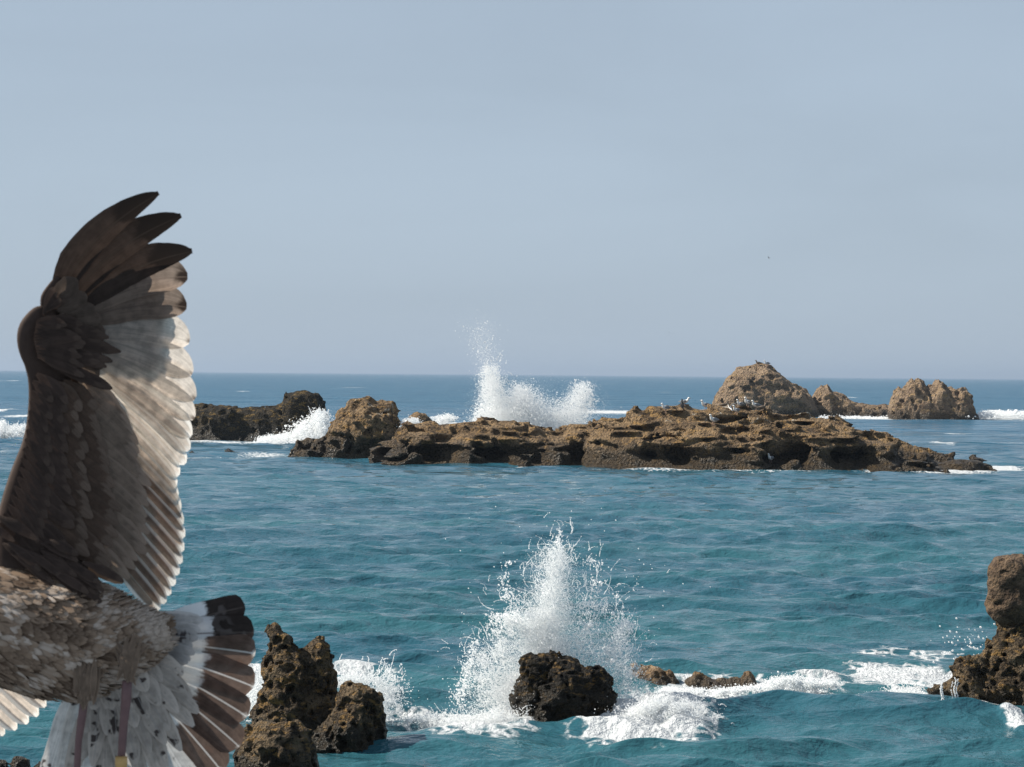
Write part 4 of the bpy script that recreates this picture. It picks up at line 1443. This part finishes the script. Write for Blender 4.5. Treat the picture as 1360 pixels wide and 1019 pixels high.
PRIM = [((74, 432), (80, 330), (209, 257), 42, F_PRIM_D), ((78, 432), (108, 340), (239, 287), 48, F_PRIM_D), ((82, 434), (134, 358), (254, 334), 50, F_PRIM_D),
        ((86, 436), (140, 368), (248, 368), 52, F_PRIM_M), ((90, 440), (150, 396), (247, 408), 50, F_PRIM_M), ((94, 444), (158, 424), (251, 454), 50, F_PRIM_P),
        ((98, 449), (162, 448), (255, 497), 48, F_PRIM_P), ((100, 455), (164, 470), (259, 530), 46, F_PRIM_P), ((102, 461), (162, 488), (258, 556), 42, F_PRIM_P), ((104, 468), (158, 505), (254, 580), 40, F_SEC)]
for i, (a, b, c_, w, m) in enumerate(PRIM):
    plume('primary_feather', m, a, b, c_, w, 0.0016 * i - 0.002, wing, nl=30, tipround=0.5 if i < 3 else 0.2, lead=0.62, camber=-0.06, pointed=1.12 if i < 3 else 1.0, rag=0.010)
tips = [(252, 598), (247, 616), (238, 632), (234, 648), (236, 664), (240, 680), (244, 697), (246, 714), (245, 732), (243, 748), (239, 763), (234, 777), (228, 790), (222, 801), (214, 810)]
for i, tp in enumerate(tips):
    q = i / (len(tips) - 1)
    rt_ = (106 + 4 * math.sin(q * 3) - 6 * q, 474 + 205 * q)
    ct = (rt_[0] * 0.45 + tp[0] * 0.55 + 4 - 8 * q, rt_[1] * 0.55 + tp[1] * 0.45 + 6 * q)
    plume('secondary_feather', F_SEC if i < 6 else F_SEC_IN, rt_, ct, tp, 30 if i < 6 else 27, 0.014 - 0.0008 * i, wing, nl=14, tipround=0.16, lead=0.5, camber=-0.08, rag=0.02)


def along(pts, q):
    pts = np.array(pts, float)
    s_ = np.concatenate([[0], np.cumsum(np.linalg.norm(np.diff(pts, axis=0), axis=1))])
    return (np.interp(q * s_[-1], s_, pts[:, 0]), np.interp(q * s_[-1], s_, pts[:, 1]))


def covert_row(name, mat, roots, tips_, n, w, off, jitter=3.0, side_step=0.0003, **kw):
    for i in range(n):
        q = (i + 0.5) / n
        a = along(roots, q)
        b = along(tips_, q)
        b = (b[0] + random.gauss(0, jitter), b[1] + random.gauss(0, jitter))
        c_ = ((a[0] + b[0]) / 2 + random.gauss(0, 2), (a[1] + b[1]) / 2 - 5)
        plume(name, mat, a, c_, b, w * random.uniform(0.88, 1.15), off - side_step * i, wing, nl=8, tipround=0.55, lead=0.5, camber=-0.10, tipoff=-0.003, rag=0.06, **kw)


# near (under) side rows, from the quill bases towards the leading edge
covert_row('greater_covert', F_GCOV, [(100, 480), (104, 560), (98, 640), (86, 700)], [(172, 560), (196, 640), (200, 712), (178, 775)], 18, 24, -0.010)
covert_row('primary_covert', F_PCOV, [(70, 400), (80, 425), (92, 450), (100, 475)], [(104, 374), (118, 394), (130, 418), (138, 450), (138, 486), (130, 512)], 9, 30, -0.011, 4)
covert_row('median_covert', F_MCOV, [(84, 500), (88, 570), (82, 640), (66, 710)], [(128, 545), (146, 620), (158, 690), (148, 765)], 19, 22, -0.016)
covert_row('median_covert', F_MCOV, [(62, 500), (68, 570), (64, 640), (40, 715)], [(104, 540), (116, 615), (124, 690), (110, 775)], 18, 21, -0.021)
covert_row('lesser_covert', F_LCOV, [(48, 490), (52, 560), (44, 630), (15, 715)], [(84, 530), (92, 600), (98, 675), (84, 770)], 18, 20, -0.025)
covert_row('lesser_covert', F_LCOV, [(44, 500), (38, 560), (26, 630), (0, 700)], [(68, 535), (68, 600), (68, 670), (50, 765)], 16, 19, -0.026)
covert_row('hand_covert', F_LCOV, [(60, 418), (58, 445), (62, 470), (70, 490)], [(116, 425), (134, 450), (140, 485), (132, 515)], 15, 17, -0.017, 9)
covert_row('hand_covert', F_LCOV, [(48, 425), (44, 450), (50, 475)], [(96, 428), (112, 462), (104, 500)], 14, 15, -0.022, 10)
covert_row('alula_feather', F_LCOV, [(56, 420), (60, 412)], [(70, 378), (88, 408)], 4, 13, -0.014, 2)
# far (upper) side rows: they close the wing and shade the quills from the sun behind
covert_row('upper_covert', F_PCOV, [(72, 395), (84, 430), (96, 460)], [(146, 330), (204, 374), (218, 432), (208, 490)], 12, 46, 0.022, 3)
covert_row('upper_covert', F_MCOV, [(90, 480), (92, 570), (86, 640), (70, 710)], [(150, 545), (172, 640), (184, 712), (165, 778)], 16, 34, 0.026, 3)
covert_row('upper_covert', F_MCOV, [(50, 470), (56, 570), (48, 640), (16, 715)], [(112, 540), (120, 640), (126, 720), (100, 785)], 14, 34, 0.032, 3)
covert_row('upper_covert', F_LCOV, [(66, 400), (60, 430), (62, 465)], [(104, 400), (116, 432), (118, 478)], 7, 30, 0.030, 3)

# scapular feathers closing the gap between wing and back
for i in range(10):
    a = (40 + 9 * i, 742 + 3.5 * i)
    b = (90 + 10 * i, 776 + 4.0 * i)
    me = feather_mesh(G(*a, 0.02 + 0.002 * i), G((a[0] + b[0]) / 2, (a[1] + b[1]) / 2 - 4, 0.02), G(*b, 0.025), 24 * GS, (0.2, -1, 0.5), nl=8, tipround=0.4, lead=0.5, camber=-0.1)
    link('scapular_feather', me, F_MCOV, bod)

for i in range(34):  # near-side scapulars over the wing joint, coloured dark to paint the shadow there
    q = i / 33
    a = (-10 + 120 * q + random.gauss(0, 7), 716 + 44 * q + random.gauss(0, 10))
    L = random.uniform(46, 72)
    b = (a[0] + L * 0.80, a[1] + L * random.uniform(0.35, 0.7))
    dd = -0.082 + 0.035 * q + random.gauss(0, 0.003)
    me = feather_mesh(G(*a, dd), G((a[0] + b[0]) / 2, (a[1] + b[1]) / 2 - 4, dd - 0.004), G(*b, dd + 0.008), random.uniform(11, 15) * GS, (0.2, -1, 0.35), nl=8, tipround=0.55, lead=0.5, camber=-0.1, rag=0.06)
    link('scapular_feather', me, F_LCOV, bod)

# ---- lowered far wing: shoulder hidden by the body, inner quills showing under the breast
far_pts = [(-70, 800, 46, 20), (-110, 850, 40, 18), (-150, 905, 34, 15), (-195, 960, 28, 13), (-240, 1010, 22, 11), (-270, 1060, 14, 8), (-285, 1110, 6, 4)]
FN = np.array([0.25, -1.0, 0.25])
FN /= np.linalg.norm(FN)


def GF(px, py, off=0.0):
    return G(px, py, 0.10 + 0.0006 * (py - 850) + off)


cr = []
for i, (a, b, rx, rd) in enumerate(far_pts):
    j0, j1 = max(i - 1, 0), min(i + 1, len(far_pts) - 1)
    t_ = GF(*far_pts[j1][:2]) - GF(*far_pts[j0][:2])
    t_ /= np.linalg.norm(t_)
    sd = np.cross(FN, t_)
    sd /= np.linalg.norm(sd)
    cr.append((GF(a, b), sd * rx * GS, FN * rd * GS * 0.6))
v, f = loft(cr, 16)
wing2 = link('wing', new_mesh('wing', v, f, True, np.tile(np.array([0.4, 0.25]), (len(v), 1))), M_ARM, gull)
for i in range(15):
    q = i / 14
    a = along([(-60, 815), (-215, 985)], q)
    b = along([(68, 926), (62, 944), (46, 958), (28, 968), (10, 976), (-30, 992), (-80, 1030), (-130, 1075)], q ** 1.1)
    plume('secondary_feather', F_SEC, a, ((a[0] + b[0]) / 2 + 6, (a[1] + b[1]) / 2 - 8), b, 25, 0.001 * i, wing2, GF, FN, nl=12, tipround=0.14, lead=0.5, camber=-0.08, rag=0.02)
for i in range(9):
    q = i / 8
    a = along([(-218, 990), (-275, 1080)], q)
    b = along([(-150, 1100), (-215, 1180), (-290, 1260), (-330, 1330)], q)
    plume('primary_feather', F_PRIM_M if i < 5 else F_PRIM_D, a, ((a[0] + b[0]) / 2 + 12, (a[1] + b[1]) / 2), b, 36, 0.016 + 0.001 * i, wing2, GF, FN, nl=12, tipround=0.3, lead=0.6, camber=-0.06)
for i in range(12):
    q = i / 11
    a = along([(-75, 800), (-235, 990)], q)
    b = along([(0, 905), (-20, 940), (-90, 985), (-170, 1060)], q)
    plume('greater_covert', F_GCOV, a, ((a[0] + b[0]) / 2 + 6, (a[1] + b[1]) / 2 - 6), b, 27, -0.006 - 0.0003 * i, wing2, GF, FN, nl=8, tipround=0.4, lead=0.5, camber=-0.08)

# ---- tail fan
tail = link('tail', *(lambda vf: (new_mesh('tail', vf[0], vf[1], True, np.tile(np.array([0.4, 0.25]), (len(vf[0]), 1))), F_UTAIL))(
    tube([G(150, 868, 0.03), G(180, 870, 0.035), G(205, 872, 0.04)], [34 * GS, 24 * GS, 8 * GS], 14, (0, 1, 0), 0.5)), gull)
TN = np.array([0.25, -1.0, -0.15])
TN /= np.linalg.norm(TN)
TAIL = [((190, 840), (328, 806), 40, F_TAIL_D), ((192, 846), (340, 840), 46, F_TAIL_D), ((190, 852), (342, 868), 46, F_TAIL_B), ((188, 860), (340, 912), 48, F_TAIL_B), ((184, 868), (332, 952), 48, F_TAIL_B),
        ((178, 876), (322, 992), 48, F_TAIL_B), ((172, 884), (300, 1026), 46, F_TAIL_B), ((160, 890), (262, 1050), 44, F_TAIL_W), ((150, 895), (218, 1064), 42, F_TAIL_W), ((140, 898), (172, 1068), 42, F_TAIL_W), ((128, 900), (128, 1066), 40, F_TAIL_W), ((114, 902), (88, 1056), 36, F_TAIL_W), ((104, 900), (66, 1040), 30, F_TAIL_W)]
for i, (a, b, w, m) in enumerate(TAIL):
    off = 0.050 + 0.0022 * (i if i < 7 else 13 - i)
    pc = ((a[0] + b[0]) / 2 + 3, (a[1] + b[1]) / 2 - 3)
    me = feather_mesh(G(*a, off), G(*pc, off + 0.01), G(*b, off + 0.035), w * GS, TN, nl=14, tipround=0.10, lead=0.5, camber=-0.05, rag=0.015)
    link('tail_feather', me, m, tail)
# white uppertail and dark-marked undertail coverts
for i in range(12):
    q = i / 11
    a = (165 + 8 * q + random.gauss(0, 4), 826 + 26 * q)
    b = (268 - 16 * q + random.gauss(0, 5), 822 + 62 * q + random.gauss(0, 4))
    me = feather_mesh(G(*a, 0.036), G((a[0] + b[0]) / 2, (a[1] + b[1]) / 2 - 2, 0.034), G(*b, 0.044), 26 * GS, TN, nl=8, tipround=0.4, lead=0.5, camber=-0.12)
    link('tail_covert', me, F_RUMP, tail)
for row, (l0, offd) in enumerate(((1.0, 0.026), (0.78, 0.014), (0.55, 0.002), (0.36, -0.012))):
    for i in range(11):
        q = i / 10
        ang = math.radians(32 + 74 * q + random.gauss(0, 3))
        a = (166 - 26 * q + random.gauss(0, 3), 862 + 24 * q + random.gauss(0, 3))
        L = (112 + 70 * math.sin(q * 2.4)) * l0
        b = (a[0] + L * math.cos(ang), a[1] + L * math.sin(ang))
        me = feather_mesh(G(*a, offd), G((a[0] + b[0]) / 2 + 3, (a[1] + b[1]) / 2 - 3, offd - 0.006), G(*b, offd + 0.012), random.uniform(24, 31) * GS, TN, nl=8, tipround=0.5, lead=0.5, camber=-0.14, rag=0.05)
        link('tail_covert', me, F_UTAIL, tail)


# ---- thigh feathering over the tops of the legs
for lx, ly in ((116, 925), (172, 895)):
    for i in range(30):
        a = (lx + 4 + random.gauss(0, 10), ly - 40 + random.gauss(0, 8))
        b = (lx - 1 + random.gauss(0, 6), ly - 2 + random.gauss(0, 9))
        dd = -0.074 - 0.004 * random.random()
        me = feather_mesh(G(*a, dd + 0.012), G((a[0] + b[0]) / 2, (a[1] + b[1]) / 2, dd), G(*b, dd + 0.004), random.uniform(6, 9) * GS, (0.1, -1, 0.1), nl=7, tipround=0.5, lead=0.5, camber=-0.12, rag=0.06)
        link('thigh_feather', me, F_THIGH, bod)


# ---- legs
def leg_mat():
    nt = NT('leg_skin')
    ob = nt.n('ShaderNodeTexCoord').outputs['Object']
    n = nt.noise(ob, 90, 3)
    v_ = nt.voro(nt.mapping(ob, (1, 1, 0.5)), 260)
    c = nt.mix(n, (0.10, 0.052, 0.052), (0.18, 0.10, 0.092))
    return nt.done(nt.bsdf(c, 0.5, 0.4, nt.bump(v_, 0.4, 0.001)).outputs[0])


M_LEG = leg_mat()
for (pts, rr) in (([(115, 932), (112, 955), (108, 985), (106, 1030), (108, 1062)], [5.5, 5.5, 4.6, 4.4, 6.0]), ([(172, 905), (171, 928), (168, 960), (165, 1010), (166, 1048)], [6.5, 6.8, 5.6, 5.2, 7.0])):
    path = [G(a, b, -0.066 + 0.0001 * (b - 900)) for a, b in pts]
    v, f = tube(path, [r_ * GS for r_ in rr], 12)
    lg = link('leg', new_mesh('leg', v, f), M_LEG, gull)
    e = path[-1]
    toes = [e + np.array([-0.045, -0.012, -0.020]), e + np.array([-0.040, 0.0, -0.034]), e + np.array([-0.025, 0.014, -0.040])]
    for tp in toes:
        v, f = tube([e, e * 0.5 + tp * 0.5 + np.array([0, 0, -0.002]), tp], [0.0055, 0.004, 0.002], 8)
        link('toe', new_mesh('toe', v, f), M_LEG, lg)
    vv = np.array([e + np.array([0, 0, 0.002]), *toes, e + np.array([0, 0, -0.001]), *[q - np.array([0, 0, 0.002]) for q in toes]])
    link('web', new_mesh('web', vv, np.array([(0, 1, 2), (0, 2, 3), (4, 6, 5), (4, 7, 6), (1, 5, 6), (1, 6, 2), (2, 6, 7), (2, 7, 3)]), False), M_LEG, lg)
v, f = tube([G(165, 1006, -0.0655), G(165, 1020, -0.064)], [8.0 * GS, 8.0 * GS], 14)
link('leg_ring', new_mesh('leg_ring', v, f), plain_mat('ring_yellow', (0.50, 0.31, 0.11), 0.5, 0.4, 40, 0.1), gull)

# ================================================================== SEA HAZE
def build_haze():
    x, y0, y1, z0, z1 = 240000.0, -300.0, 64000.0, -2.0, 60.0
    v = np.array([(sx * x, yy, zz) for zz in (z0, z1) for yy in (y0, y1) for sx in (-1, 1)], float)
    f = np.array([(0, 2, 3, 1), (4, 5, 7, 6), (0, 1, 5, 4), (2, 6, 7, 3), (0, 4, 6, 2), (1, 3, 7, 5)])
    nt = NT('haze')
    pv = nt.n('ShaderNodeVolumePrincipled')
    pv.inputs['Color'].default_value = (0.44, 0.51, 0.61, 1)
    pv.inputs['Density'].default_value = 0.00013
    pv.inputs['Anisotropy'].default_value = 0.2
    nt.l(pv.outputs[0], nt.out.inputs['Volume'])
    o = link('haze', new_mesh('haze', v, f, False), nt.mat)
    tag(o, 'thin pale sea haze over the water', 'haze', None, 'stuff')


build_haze()
